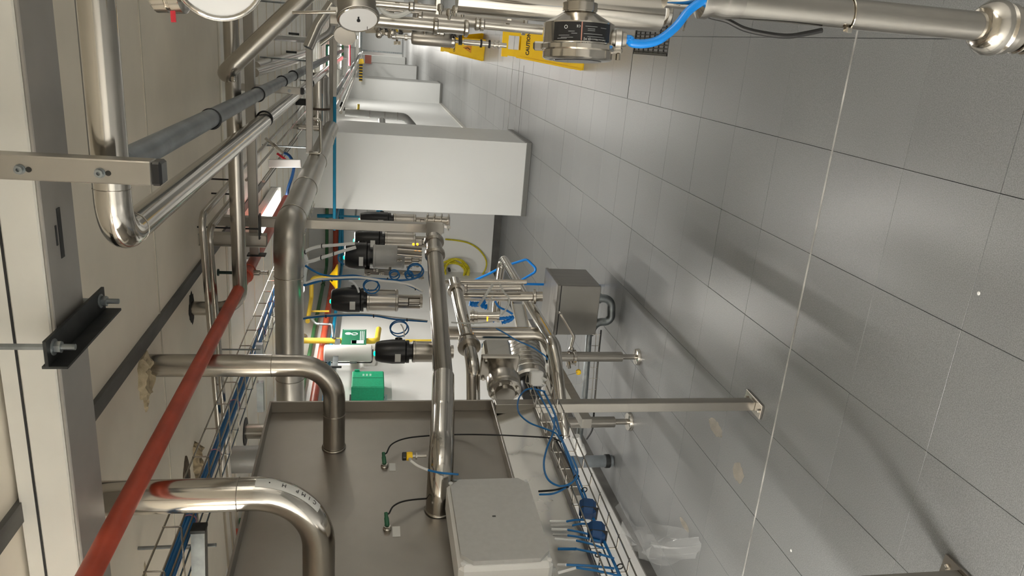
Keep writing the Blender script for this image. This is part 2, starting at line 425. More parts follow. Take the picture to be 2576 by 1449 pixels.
ya, yb = 1.40, 1.72
obj('flat_leg', span((xb - .005, ya, 2.228), (xb + .045, yb, 2.234)), DARK, t)
obj('upright_leg', span((xb - .010, ya, 2.196), (xb - .005, yb, 2.240)), DARK, t)
for y in (1.43, 1.69):
    bm = NB(); add_sweep(bm, [(xb + .022, y, 2.19), (xb + .022, y, 2.36)], .006, 10); rod = obj('threaded_rod', bm, GALV, t)
    bm = NB(); add_hex(bm, (xb + .022, y, 2.214), (0, 0, 1), .012, .012); obj('nut', bm, GALV, rod)
    bm = NB(); add_lathe(bm, [(.016, 0), (.016, .003)], (xb + .022, y, 2.2255), (0, 0, 1), 14); obj('washer', bm, GALV, rod)
def hanger_post(p, zt, a, label, bolts, plug=True):
    t = thing('hanger_post', label, 'pipe hanger', p)
    p = Vector(p)
    obj('square_tube', bar(p, (p.x, p.y, zt), a, a, (1, 0, 0), .002), BRUSH, t)
    if plug: obj('end_plug', bar(p - V(0, 0, .016), p + V(0, 0, .002), a * 1.01, a * 1.01, (1, 0, 0), .004), BLACKP, t, 'black plastic end plug')
    for z in bolts:
        bm = NB(); add_lathe(bm, [(.0085, 0), (.0085, .002), (.0065, .002), (.0065, .009), (.003, .009), (.003, .004)], (p.x - .002, p.y - a / 2, z), (0, -1, 0), 12); obj('bolt', bm, GALV, t)
        bm = NB(); add_lathe(bm, [(.0045, 0), (.0045, .0008)], (p.x - .002, p.y - a / 2, z - .0125 if len(bolts) > 1 else z), (0, -1, 0), 12); obj('drilled_hole', bm, HOLE, t)
    return t
hanger_post((-.249, 1.335, 2.004), 2.36, .040, 'square steel hanger post with black end plug in front of the trunking', (2.2, 2.082))
# ------------------------------------------------------------------ steel line: crosses, elbows, then runs away along the hall
RS = .0312
def clamp(p, d, R, parent, m=BLACK, name='clamp_band'):
    return obj(name, ring(p, d, R + .001, .0042, 30), m, parent)
t = thing('steel_pipe', 'bright stainless pipe with elbow running under the ceiling past the hanger post', 'pipe', (-.395, 1.43, 2.1))
el = at(268, 585, Z=2.105)
obj('tube', tube([(1.3, 1.432, 2.103), (-.398, 1.432, 2.103), (-.383, 12.0, 2.105)], RS, .075, 20, 10), POL, t)
for d in (at(665, 300, Z=2.105).y, at(778, 210, Z=2.105).y): clamp((-.39, d, 2.104), (0, 1, 0), RS, t)
obj('weld_ring', ring((-.30, 1.432, 2.103), (1, 0, 0), RS, .0009), STEEL, t); obj('weld_ring', ring((-.397, 1.53, 2.103), (0, 1, 0), RS, .0009), STEEL, t)
t = thing('plastic_pipe', 'matt grey plastic pipe with black clamp rings under the ceiling', 'pipe', (-.276, 2, 2.11))
obj('tube', tube([(-.271, 1.52, 2.110), (-.292, 12.5, 2.110)], .0262, 0, 18), PVC, t)
for px in ((530, 298), (648, 243), (709, 208), (737, 192)): clamp((-.275, at(px[0], px[1], Z=2.110).y, 2.110), (0, 1, 0), .0262, t)
# pair that crosses above: round pipe with riser, square support rail
t = thing('crossing_pipe', 'long stainless pipe crossing under the ceiling then rising into a dark hole', 'pipe', (-.5, 3.08, 2.165))
obj('tube', tube([(1.6, 3.085, 2.167), (-1.135, 3.085, 2.167), (-1.135, 3.085, 2.40)], .029, .09, 18), STEEL, t)
t = thing('support_rail', 'square steel support rail beside the crossing pipe with a bright lower edge', 'rail', (-.3, 3.2, 2.11))
obj('rail_tube', span((-1.0, 3.43, 2.139), (1.6, 3.472, 2.178), .002), BRUSH, t)
obj('end_plate', span((-1.006, 3.425, 2.11), (-1.0005, 3.477, 2.19)), DARK, t)
c1 = at(535, 600, Y=3.3); 
t = thing('drop_channel', 'flat steel drop channel from the ceiling beside the crossing pipe end', 'bracket', (c1.x, 3.3, 2.2))
obj('channel', span((c1.x - .022, 3.285, 2.085), (c1.x + .022, 3.325, ZC)), BRUSH, t)
for s in (-1, 1): obj('flange', span((c1.x + s * .024 - .002, 3.270, 2.085), (c1.x + s * .024 + .002, 3.325, ZC)), BRUSH, t)
p1 = at(652, 540, Y=3.28); p2 = at(652, 600, Y=3.28)
obj('foot_angle', span((p2.x, 3.262, p2.z - .006), (p1.x, 3.31, p2.z)), DARK, t)
obj('tie_rod', tube([(at(530, 572, Y=3.26).x, 3.26, ZC), (at(530, 572, Y=3.26).x, 3.26, p2.z)], .004, 0, 8), DARK, t)
# hanging post 2
p = at(757, 229, D=3.75)
hanger_post((p.x, p.y, p.z), ZC, .034, 'short square hanger post with black tip beside the grey plastic pipe clamps', (2.05,))
# twin conduits
for k, (y, xk, xb) in enumerate(((2.83, -.682, .045), (2.945, -.762, .03))):
    t = thing('twin_conduit', ('front' if k == 0 else 'rear') + ' one of two thin stainless tubes bent side by side under the ceiling', 'pipe', (xk, y, 2.25), 'twin thin tubes under the ceiling')
    yk = 3.55 if k == 0 else 3.62
    obj('tube', tube([(xk + .012, yk, 2.25), (xk, y, 2.25), (-2.795, y + .30, 2.25)], .0135, .05, 12), STEEL, t)
    q = at((572, 577)[k], (440, 505)[k], Z=2.25)
    obj('strap', ring((xk + .01, yk - .05, 2.25), (0, 1, 0), .0155, .005, 16), BLACK, t)
    obj('strap_rod', tube([(xk + .01, yk - .05, 2.27), (xk + .01, yk - .05, ZC - .001)], .004, 0, 8), BLACK, t)
# sprinkler main
t = thing('red_pipe', 'long red painted pipe running under the ceiling with a branch tee', 'pipe', (-1.045, 2.5, 2.17))
obj('tube', tube([(-1.045, -.6, 2.17), (-1.045, 4.9, 2.17)], .0235, 0, 18), RED, t)
yt = at(622, 690, Z=2.17).y
tee = obj('tee', lathe([(.027, -.05), (.032, -.045), (.032, -.034), (.028, -.03), (.028, .03), (.032, .034), (.032, .045), (.027, .05)], (-1.045, yt, 2.17), (0, 1, 0), 18), RED, t)
obj('branch', lathe([(.020, .02), (.024, .028), (.024, .05), (.016, .052)], (-1.045, yt, 2.17), (0, 0, 1), 16), RED, t)
obj('vent_plug', lathe([(.007, .05), (.007, .115), (.016, .118), (.016, .124)], (-1.045, yt, 2.17), (0, 0, 1), 14), mat('dark_green_metal', (.03, .06, .05), .4, .5), t)
obj('sprinkler_drop', lathe([(.012, .02), (.012, .05), (.007, .055), (.007, .085), (.014, .088)], (-1.045, yt + .01, 2.17), (0, 0, -1), 12), STEEL, t)
# ceiling penetrations
obj('foam_collar', ragged((-1.12, 2.392, ZC), .085, .062, .022, 3), FOAM, ce)
obj('foam_collar', ragged((-1.205, 2.39, ZC), .04, .018, .008, 8), FOAM, ce)
obj('rough_opening', ragged((-1.135, 3.085, ZC), .068, .05, .004, 5), HOLE, ce)
obj('rough_opening', ragged((-1.80, 2.84, ZC), .11, .065, .004, 6), RUST, ce)
obj('rough_opening', ragged((-1.80, 3.00, ZC), .085, .042, .03, 9), mat('torn_insulation', (.34, .27, .17), .9, 0, .5, 22, .6), ce)
obj('rough_opening', ragged((-1.79, 2.83, ZC - .003), .05, .03, .003, 15), HOLE, ce)
obj('rebate_bar', span((-1.93, 2.78, ZC - .03), (-1.90, 3.06, ZC)), BRUSH, ce)
obj('drip_stain', ragged((-1.78, 2.25, ZC + .001), .05, .012, .003, 12), FOAM, ce)
obj('drip_stain', ragged((-2.0, 2.30, ZC + .001), .03, .02, .003, 13), RUST, ce)
# ================================================================== CABINET ON THE LEFT
AL = math.radians(3.5)
PD = Vector((math.sin(AL), math.cos(AL), 0)); PN = Vector((math.cos(AL), -math.sin(AL), 0)); PA = Vector((-1.38, 2.63, 0))
def pn(s, z, off=0): return PA + PD * s + PN * off + V(0, 0, z)
def PP(x, y, off=0):
    d = IX * (x - 1288) + IY * (y - 724.5) + fwd * FPX
    p0 = PA + PN * off
    return EYE + d * (PN.dot(p0 - EYE) / PN.dot(d))
def pbox(s0, s1, z0, z1, o0, o1, bev=0):
    Mx = Matrix((PD, PN, V(0, 0, 1))).transposed()
    return box(pn((s0 + s1) / 2, (z0 + z1) / 2, (o0 + o1) / 2), (s1 - s0, o1 - o0, z1 - z0), Mx, bev)
cab = thing('steel_cabinet', 'tall brushed steel panel cabinet with raised rim standing on square posts', 'cabinet', (-1.45, 2.1, 0))
SN, SF, ZB, ZT = -1.75, .075, 1.143, 2.005
obj('panel', pbox(SN, SF, ZB, ZT, -.60, -.045), SHEET, cab)
obj('bottom_rim', pbox(SN, SF, ZB - .004, ZB + .004, -.045, .002, .001), SHEET, cab)
obj('top_rim', pbox(SN, SF, ZT - .004, ZT + .004, -.045, .002, .001), SHEET, cab)
obj('far_rim', pbox(SF - .004, SF + .004, ZB - .004, ZT + .004, -.045, .002, .001), SHEET, cab)
lo = NB()
add_quad_prism(lo, [pn(SN, ZB - .005, -.03), pn(SF, ZB - .005, -.03), pn(SF - .03, .985, .0), pn(SN, .985, .0)], -PN, .01)
obj('lower_panel', lo, LSHEET, cab, 'bright sloping lower panel')
obj('lower_lip', pbox(SN, SF - .03, .974, .986, -.06, .003), SHEET, cab)
obj('far_return', pbox(SF - .004, SF + .002, .985, ZB, -.25, -.012), SHEET, cab)
def post(s, off, label=None):
    p = pn(s, 0, off)
    o = obj('post', bar(p + V(0, 0, .012), p + V(0, 0, ZB - .006), .042, .042, PD, .002), BRUSH, cab)
    obj('foot_plate', bar(p + V(0, 0, .002), p + V(0, 0, .012), .145, .065, PD, .001), STEEL, o)
    for q in (-.055, .055):
        bm = NB(); add_hex(bm, p + PD * q + V(0, 0, .012), (0, 0, 1), .009, .009); obj('anchor_bolt', bm, STEEL, o)
    return o
post(.03, -.002)
pnear = at(2390, 1424, Z=0)
sn = (pnear - PA).dot(PD) - .055
post(sn, -.002 + (pnear - pn(sn, 0, 0)).dot(PN))
# pipes that drop from the ceiling into the panel
def seam(p, d, R, par): obj('weld_ring', ring(p, d, R + .0002, .0012, 30), STEEL, par)
t = thing('drop_pipe', 'stainless pipe dropping from a foamed ceiling hole and bending into the steel panel', 'pipe', (-1.11, 2.392, 1.95))
e1 = PP(840, 1125, -.045)
obj('tube', tube([(-1.112, e1.y, 2.39), (-1.112, e1.y, e1.z), (-1.441, e1.y + .003, e1.z)], .0385, .125, 24, 10), STEEL, t)
seam((-1.112, e1.y, at(685, 940, Y=e1.y).z), (0, 0, 1), .0385, t); seam((-1.30, e1.y, e1.z), (1, 0, 0), .0385, t)
obj('entry_flange', ring((-1.432, e1.y, e1.z), PN, .040, .003), STEEL, t)
t = thing('drop_pipe', 'nearest stainless drop pipe with a printed paper label along its bend', 'pipe', (-1.165, 1.766, 1.95))
e2 = PP(805, 1449, -.045); zc2 = e2.z; xv = -1.163; R2 = .0435
obj('tube', tube([(xv, 1.766, 2.39), (xv, 1.766, zc2), (-1.476, 1.768, zc2)], R2, .165, 28, 14), POL, t)
zs = at(600, 1240, Y=1.766).z
seam((xv, 1.766, zs), (0, 0, 1), R2, t)
# label on the outside of the bend
cen = V(xv - .165, 1.766, zc2 + .165); lab = NB(); rows = []
for i in range(15):
    th = math.radians(-2 - 52 * i / 14); e = V(math.cos(th), 0, math.sin(th)); row = []
    for j in range(7):
        ph = math.radians(-34 + 38 * j / 6)
        row.append(lab.verts.new(cen + e * (.165 + (R2 + .0006) * math.cos(ph)) + V(0, 1, 0) * (R2 + .0006) * math.sin(ph)))
    rows.append(row)
for a, b in zip(rows, rows[1:]):
    for j in range(6): lab.faces.new((a[j], a[j + 1], b[j + 1], b[j]))
pl = obj('paper_label', lab, PAPER, t, 'white printed paper label')
for i, ch in enumerate(('C', 'I', 'M', 'P', '', 'H', '', '\u2022')):
    if not ch: continue
    th = math.radians(-48 + 5.2 * i); e = V(math.cos(th), 0, math.sin(th)); ph = math.radians(-13)
    n = (e * math.cos(ph) + V(0, 1, 0) * math.sin(ph)); tang = V(math.sin(th), 0, -math.cos(th)) * -1
    words('letter', ch, .017, cen + e * (.165 + (R2 + .0014) * math.cos(ph)) + V(0, (R2 + .0014) * math.sin(ph), 0), tang, n.cross(tang), INK, pl, th=.0003)
# horizontal pipe coming forward from the valve cluster and bending into the panel
t = thing('feed_pipe', 'stainless pipe coming forward at chest height from the valves into the steel panel', 'pipe', (-1.1, 3, 1.35))
e3 = PP(1103, 1250, -.045)
fa, fb = V(-.90, 3.46, 1.343), V(-1.235, 2.60, 1.355)
obj('tube', tube([fa, fb], .0372, 0, 22), STEEL, t)
obj('bend', tube([fb + (fa - fb).normalized() * .02, V(-1.272, 2.42, 1.372), V(-1.285, 2.10, 1.405), V(-1.462, 2.09, 1.406)], .042, .15, 24, 10), POL, t, 'wider polished bend')
fd = (fb - fa).normalized()
for s in (.03, .13):
    obj('ferrule', lathe([(.038, -.016), (.047, -.008), (.047, .008), (.038, .016)], fa + fd * s, fd, 24), STEEL, t)
obj('paper_tag', bar(fa + fd * .80 + V(.0, 0, .0378), fa + fd * .86 + V(0, 0, .0378), .001, .03, (0, 0, 1)), PAPER, t)
obj('entry_flange', ring((e3.x, 2.09, 1.406), PN, .043, .003), STEEL, t)
for s in (-.3, .35): obj('pipe_stud', lathe([(.004, 0), (.004, .02), (.006, .021), (.006, .025)], (-1.36, 2.09 + .05 * s, 1.406 - .045), (0, 0, -1), 10), GALV, t)
# probes in the panel
def probe(px, label):
    q = PP(px[0], px[1], -.045)
    t = thing('temperature_probe', label, 'probe', q)
    obj('thread_boss', lathe([(.013, 0), (.013, .006), (.010, .008), (.010, .014)], q, PN, 18), STEEL, t)
    n = (PN * .55 + V(0, 0, .1) + PD * .85).normalized()
    obj('plug_body', lathe([(.006, 0), (.0075, .004), (.0075, .026), (.006, .03), (.0055, .044)], q + PN * .012, n, 14), mat('green_plug', (.03, .14, .07), .45), t, 'green plug')
    return t, q + PN * .012 + n * .044
t, a = probe((967, 1175), 'small probe with green plug in the panel beneath the far drop pipe')
k = [a, PP(972, 1140, -.015), PP(985, 1118, -.01), PP(1020, 1103, -.01), PP(1080, 1096, -.015), PP(1160, 1093, -.03), PP(1240, 1094, .012), PP(1310, 1097, .02), PP(1385, 1102, .05), PP(1412, 1112, .06)]
obj('lead', cable(k, .0028), BLACK, t)
q = PP(987, 1175, -.044); obj('paper_tag', bar(q - V(0, 0, .011), q + V(0, 0, .011), .045, .001, PD), PAPER, t)
t, a = probe((974, 1332), 'small probe with green plug in the panel beneath the labelled drop pipe')
k = [a, PP(978, 1292, -.012), PP(990, 1273, -.01), PP(1020, 1260, -.012), PP(1080, 1254, -.03), PP(1140, 1256, -.03)]
obj('lead', cable(k, .0028), BLACK, t)
q = PP(997, 1337, -.044); obj('paper_tag', bar(q - V(0, 0, .012), q + V(0, 0, .012), .047, .001, PD), PAPER, t)
for qx in ((967, 1178), (974, 1335)): pass
# proximity sensor on the bend
t = thing('level_switch', 'small sensor with yellow ring clipped to the polished feed bend', 'sensor', (-1.29, 2.1, 1.47))
s0 = V(-1.283, 2.135, 1.45); d = V(0, 0, 1)
obj('stem', lathe([(.005, 0), (.005, .03), (.012, .03), (.012, .035), (.006, .036), (.006, .045)], s0, d, 14), STEEL, t)
obj('yellow_ring', lathe([(.013, .045), (.014, .048), (.014, .062), (.013, .064)], s0, d, 16), YELB, t)
obj('cap', lathe([(.012, .064), (.014, .066), (.014, .076), (.011, .078)], s0, d, 16), BLACKP, t)
obj('nozzle', lathe([(.006, .0), (.006, .03)], s0 + d * .055, (-.2, -1, -.2), 12), GREYP, t)
obj('white_lead', cable([s0 + V(0, -.03, .05), s0 + V(.0, -.06, .03), s0 + V(0, -.085, .0)], .0042), WHITEC, t)
obj('blue_lead', cable([s0 + V(0, -.085, .0), s0 + V(.005, -.11, -.035), s0 + V(.01, -.13, -.09)], .0036), BLUEC, t)
# white junction box
XB0, XB1 = PN * -.045, .10
t = thing('junction_box', 'large pale grey junction box with chamfered lid fixed low on the steel panel', 'box', (-1.33, 1.8, 1.26))
def jb(x, y, off): return PP(x, y, off)
f0 = .125
z1 = jb(1165, 1405, f0).z; z0 = jb(1385, 1405, f0).z; sa = (jb(1160, 1206, f0) - PA).dot(PD); sb = (jb(1275, 1408, f0) - PA).dot(PD)
zc, sc_ = (z0 + z1) / 2, (sa + sb) / 2; hz, hs = abs(z1 - z0) / 2 + .004, abs(sa - sb) / 2
obj('back_shell', pbox(sc_ - hs - .010, sc_ + hs + .010, zc - hz - .008, zc + hz + .008, .004, .112, .014), WHITEP, t)
c = .03
poly = [(-hs + c, -hz), (hs - c, -hz), (hs, -hz + c), (hs, hz - c), (hs - c, hz), (-hs + c, hz), (-hs, hz - c), (-hs, -hz + c)]
obj('lid', prism([pn(sc_ + a, zc + b, .1122) for a, b in poly], PN, f0 - .1122), GREYP, t, 'grey octagonal lid')
obj('lid_mark', bar(pn(sc_, zc + .01, f0), pn(sc_, zc + .01, f0 + .001), .010, .004, V(0, 0, 1)), DARK, t)
for a, b in ((1, 1), (1, -1), (-1, 1), (-1, -1)):
    bm = NB(); add_lathe(bm, [(.007, 0), (.007, .004), (.004, .005)], pn(sc_ + a * (hs - .004), zc + b * (hz - .004), .1122), PN, 12); obj('lid_screw', bm, WHITEP, t)
for i, px in enumerate((1310, 1322, 1336, 1352, 1365, 1378, 1420, 1440)):
    s = (jb(1395, px, .03) - PA).dot(PD)
    obj('cable_gland', lathe([(.011, 0), (.011, .012), (.009, .014), (.0075, .024)], pn(s, zc - hz - .006, .02 + .02 * (i % 2)), V(0, 0, -1), 12), GREYP, t)
# ------------------------------------------------------------------ wire tray along the foot of the cabinet, on its side
t = thing('wire_tray', 'wire mesh cable tray on edge along the foot of the steel cabinet', 'cable tray', (-1.33, 2, .95))
TX = .035                              # tray back sits this far in front of the rim plane
tz0, tz1 = .905, .985
s0, s1 = -1.55, .16
wires = NB()
for k_, (z, o_) in enumerate(((tz1, TX), ((tz0 + tz1) / 2, TX), (tz0, TX), (tz1 + .002, TX + .045), (tz0 - .002, TX + .045))):
    bm = NB(); add_sweep(bm, [pn(s0, z, o_), pn(s1, z + .05, o_)] if False else [pn(s0, z, o_), pn(s1, z, o_)], .0027, 6); obj('long_wire', bm, STEEL, t)
n = 17
for i in range(n + 1):
    s = s0 + (s1 - s0) * i / n
    bm = NB(); add_sweep(bm, rounded([pn(s, tz1 + .004, TX + .046), pn(s, tz1 + .004, TX - .003), pn(s, tz0 - .004, TX - .003), pn(s, tz0 - .004, TX + .046)], .006, 3), .0026, 6); obj('cross_wire', bm, STEEL, t)
# cables lying in the tray
def tp(x, y, off=.05): return PP(x, y, off)
paths = [
    ([(1368, 985), (1395, 1040), (1412, 1100), (1432, 1160), (1452, 1215), (1470, 1260), (1500, 1320), (1530, 1385), (1560, 1449), (1580, 1500)], .0045, BLUEC, 'blue cable run along the wire tray from the small white box'),
    ([(1345, 975), (1372, 1020), (1398, 1075), (1425, 1130), (1445, 1180), (1468, 1235), (1492, 1300), (1520, 1360), (1550, 1430), (1575, 1500)], .0035, BLUEC, 'second thinner blue cable along the wire tray beneath the first'),
    ([(1400, 1110), (1422, 1150), (1446, 1200), (1472, 1262), (1484, 1300)], .0035, BLACK, 'thin black cable tied along the wire tray beside blue cables'),
]
for pts, r, m_, lb in paths: obj('tray_cable', cable([tp(*p) for p in pts], r), m_, None, lb, 'cable', 'cables in the lower wire tray')
lp = [(1372, 985), (1330, 978), (1306, 1000), (1304, 1035), (1330, 1062), (1370, 1078), (1398, 1090), (1415, 1112)]
obj('looped_cable', cable([PP(x, y, .06 + .01 * i) for i, (x, y) in enumerate(lp)], .0034), BLUEC, None, 'blue cable loop hanging over the cabinet corner above the wire tray', 'cable')
lp = [(1395, 1050), (1392, 1085), (1375, 1130), (1368, 1170), (1378, 1205), (1405, 1222), (1432, 1218), (1450, 1200), (1452, 1180), (1440, 1150)]
obj('looped_cable', cable([PP(x, y, .09) for x, y in lp], .0034), BLUEC, None, 'large open blue cable loop beside the pale junction box corner', 'cable')
for i, (a, b_) in enumerate((((1355, 1236), (1430, 1225)), ((1357, 1244), (1432, 1222)))):
    obj('box_lead', cable([PP(a[0], a[1], .05), PP((a[0] + b_[0]) / 2, a[1] - 3, .07), PP(b_[0], b_[1], .08)], .0033), (DARK, BLUEC)[i], None, ('dark grey', 'blue')[i] + ' lead from the junction box upper corner into the tray', 'cable')
# leads from the glands: white sleeve then blue
gl = [((1384, 1312), (1425, 1312), (1470, 1308)), ((1386, 1323), (1440, 1322), (1480, 1318)), ((1388, 1332), (1428, 1333), (1500, 1350)), ((1392, 1345), (1428, 1347), (1510, 1362)), ((1396, 1356), (1450, 1360), (1520, 1380)), ((1404, 1381), (1450, 1381), (1545, 1405)), ((1404, 1421), (1425, 1421), (1545, 1430)), ((1404, 1441), (1450, 1428), (1560, 1449))]
for i, (a, b_, c_) in enumerate(gl):
    nm = ('topmost', 'second', 'third', 'fourth', 'fifth', 'sixth', 'seventh', 'lowest')[i]
    t = thing('gland_lead', nm + ' of the sleeved leads from the junction box glands to the tray', 'cable', PP(b_[0], b_[1], .05), 'sleeved leads from the junction box')
    sl = GREYP if i in (1, 3) else WHITEC
    if i == 5: sl = BLUEC
    obj('sleeve', cable([PP(a[0], a[1], .03), PP((a[0] + b_[0]) / 2, (a[1] + b_[1]) / 2, .04), PP(b_[0], b_[1], .055)], .0042), sl, t)
    obj('lead', cable([PP(b_[0], b_[1], .055), PP((b_[0] + c_[0]) / 2, (b_[1] + c_[1]) / 2 - 2, .065), PP(c_[0], c_[1], .06)], .0034), BLUEC, t)
for px, lb in (((1478, 1280), 'upper navy blue connector block wedged in the wire tray'), ((1500, 1338), 'lower navy blue connector block beside the sleeved leads')):
    q = PP(px[0], px[1], .062)
    t = thing('connector_block', lb, 'connector', q)
    Mx = Matrix((PD, PN, V(0, 0, 1))).transposed() @ Matrix.Rotation(.25, 3, 'Y')
    obj('body', box(q, (.070, .045, .052), Mx, .012), BLUEN, t)
    obj('strap', box(q + PD * -.020, (.006, .0462, .0532), Mx, .002), BLACK, t)
ties = [(1412, 1100), (1450, 1200), (1470, 1232), (1505, 1395), (1560, 1425)]
for i_, p_ in enumerate(ties): obj('cable_tie', ring(PP(p_[0], p_[1], .052), PD, .009, .002, 14), BLACK, None, ('first', 'second', 'third', 'fourth', 'last')[i_] + ' black cable tie along the lower tray cables counted from the small white box', 'cable tie', 'cable ties on the lower tray')
# ================================================================== VALVE CLUSTER BEHIND THE CABINET
t = thing('pipe_post', 'square steel post hanging from the ceiling behind the jacketed elbow beside the valves', 'post', (-.92, 3.75, 1.7))
pa, pb = at(765, 571, D=3.75), at(1116, 574, D=3.75)
obj('square_tube', bar(V(pb.x, pb.y, pb.z), V(pb.x, pb.y, ZC), .045, .045, (1, 0, 0), .002), BRUSH, t)
obj('saddle_plate', bar(V(pb.x, pb.y - .024, pb.z + .01), V(pb.x, pb.y - .024, pb.z + .09), .07, .004, (1, 0, 0)), BRUSH, t)
# large jacketed pipe
t = thing('jacketed_pipe', 'large aluminium jacketed pipe with elbow running away along the hall under the ceiling', 'pipe', (-.87, 4, 2.008))
RJ = .066
ex, ey = -.868, 3.44
obj('cross_jacket', tube([(-1.96, ey, 2.008), (ex - .16, ey, 2.008)], RJ, 0, 28), JACKET, t)
obj('elbow_jacket', tube([(ex - .165, ey, 2.008), (ex, ey, 2.008), (ex, ey + .165, 2.008)], RJ + .002, .12, 28, 7), JACKET, t)
obj('long_jacket', tube([(ex, ey + .16, 2.008), (ex + .007, 7.24, 2.009)], RJ, 0, 28), JACKET, t)
obj('riser_tube', tube([(ex + .007, 7.20, 2.06), (ex + .007, 7.20, ZC - .007)], .022, 0, 16), STEEL, t)
for x in (-1.10, -1.62): obj('band', ring((x, ey, 2.008), (1, 0, 0), RJ + .001, .0016), STEEL, t)
for y in (3.62, 4.35, 5.3, 6.4): obj('band', ring((ex + .001, y, 2.008), (0, 1, 0), RJ + .001, .0018), STEEL, t)
# diaphragm / seat valves with black heads
def valve(name, label, base, topz, R, hb, hd, neck, par=None, lampside=-1, body=STEEL, tag=True, loc=None):
    """base = foot of the yoke, stacked upward: neck, cylinder, black head, lamp"""
    t = thing(name, label, 'valve', base)
    b = Vector(base); zz = V(0, 0, 1); h0, h1, h2 = neck, neck + hb, topz
    obj('yoke', lathe([(R * .62, 0), (R * .62, .012), (R * .38, .014), (R * .38, h0 * .55), (R * .5, h0 * .6), (R * .5, h0)], b, zz, 22), STEEL, t)
    for a in (-1, 1): obj('yoke_leg', bar(b + V(a * R * .5, -R * .2, .01), b + V(a * R * .5, -R * .2, h0), .010, .016, (1, 0, 0)), STEEL, t)
    obj('actuator', lathe([(R * .9, h0), (R, h0 + .004), (R, h0 + .012), (R * .96, h0 + .014), (R * .96, h1 - .014), (R, h1 - .012), (R, h1 - .003), (R * .9, h1)], b, zz, 30), body, t)
    H0 = h1 + .003
    obj('head_collar', lathe([(R * .72, h1), (R * .72, H0 + .01), (R * 1.05, H0 + .010), (R * 1.05, H0 + .022), (R * .9, H0 + .024)], b, zz, 26), BLACKP, t)
    L = h2 - H0 - .02
    hd_ = obj('control_head', lathe([(R * .92, H0 + .02), (R * 1.1, H0 + .028), (R * 1.12, H0 + .02 + L * .45), (R * 1.0, H0 + .02 + L * .8), (R * .86, H0 + .02 + L * .97), (R * .7, H0 + .02 + L)], b, zz, 30), BLACKP, t)
    obj('cable_socket', lathe([(R * .34, R * .7), (R * .34, R * 1.28), (R * .24, R * 1.3)], b + V(0, 0, H0 + .02 + L * .25), (.55, .5, 0), 14), BLACKP, hd_)
    if tag: obj('paper_tag', bar(b + V(-R * .15, -R * 1.13, H0 + .02 + L * .20), b + V(-R * .15, -R * 1.13, H0 + .02 + L * .38), .002, R * .75, (0, 1, 0)), PAPER, hd_)
    obj('indicator_lamp', lathe([(.0115, 0), (.0105, .006), (.006, .010)], b + V(-R * .10, -R * .25, h2 - .004), (0, 0, 1), 14), LED, t)
    return t
def vcol(px0, px1, D): return at(px0, px1, D=D)
b = at(1062, 757, D=3.62); hA = at(835, 757, D=3.62).z - b.z
valve('control_valve', 'upright steel control valve with white tagged black head and green lamp beside the jacketed pipe', b, hA, .054, .150, .036, .115)
b = at(1140, 885, D=3.2); hA = at(943, 885, D=3.2).z - b.z
v4 = valve('control_valve', 'nearest and biggest black headed valve in front of the green boxes', b, hA, .046, .14, .036, .035)
b = at(1060, 648, D=3.75); hA = at(868, 648, D=3.75).z - b.z
valve('control_valve', 'black headed valve below the white cable bundle with blue tube coils on its side', b, hA, .060, .155, .036, .085, body=GREYP)
b = at(1085, 608, D=4.2); hA = at(892, 608, D=4.2).z - b.z
valve('control_valve', 'black headed valve just below the hanging post and mostly hidden by it', b, hA, .050, .17, .036, .09)
b = at(1072, 557, D=4.35); hA = at(905, 557, D=4.35).z - b.z
v5 = valve('control_valve', 'farthest black headed valve partly behind the hanging post under the blue drop pipe', b, hA, .040, .13, .036, .06)
t = thing('clamped_spool', 'short flanged stainless spool with clamp rings behind the feed pipe end', 'pipe fitting', at(1110, 570, D=4.2))
a, c = at(1073, 557, D=4.35), at(1131, 560, D=4.35)
d = (c - a); L = d.length
obj('spool', lathe([(.034, 0), (.034, L)], a, d, 20), STEEL, t)
for f in (.05, .35, .65, .95): obj('clamp_ring', lathe([(.036, -.004), (.050, -.003), (.050, .003), (.036, .004)], a + d * f, d, 24), STEEL, t)
obj('support_arm', bar(a + d * .5 + V(0, -.03, 0), V(pb.x, pb.y + .02, (a + d * .5).z), .02, .012), BRUSH, t)
# small solenoid bits and coils beside the second valve
vb = at(990, 700, D=3.65)
t = thing('solenoid_bank', 'little bank of silver screws and fittings under the grey valve body', 'fitting', vb)
for i, px in enumerate(((925, 690), (945, 680), (960, 688), (1005, 655), (1012, 690), (1030, 672), (1048, 668), (1060, 700))):
    q = at(px[0], px[1], D=3.66)
    obj('fitting', lathe([(.006, -.012), (.009, -.010), (.009, .0), (.006, .004), (.006, .014)], q, (0, -.3, 1), 10), (POL, STEEL)[i % 2], t)
obj('manifold_bar', bar(at(918, 682, D=3.68), at(1065, 690, D=3.68), .025, .02), BRUSH, t); obj('mount_arm', bar(at(980, 684, D=3.68), at(985, 650, D=3.76), .012, .012), BRUSH, t)
q0, q1 = at(1000, 635, D=3.6), at(1062, 640, D=3.6)
t = thing('valve_rods', 'short horizontal pair of bright yoke rods beside the amber lamps', 'fitting', q0)
obj('plate', bar(q0 + V(0, .03, 0), q1 + V(0, .03, 0), .05, .006), BRUSH, t)
for k in (-.014, .014): obj('rod', tube([q0 + V(k, 0, 0), q1 + V(k, 0, 0)], .006, 0, 10), POL, t)
for px in (1040, 1050): obj('amber_lamp', lathe([(.006, 0), (.006, .006), (.003, .008)], at(px, 614, D=3.55), (0, -1, 0), 10), ORNG, t)
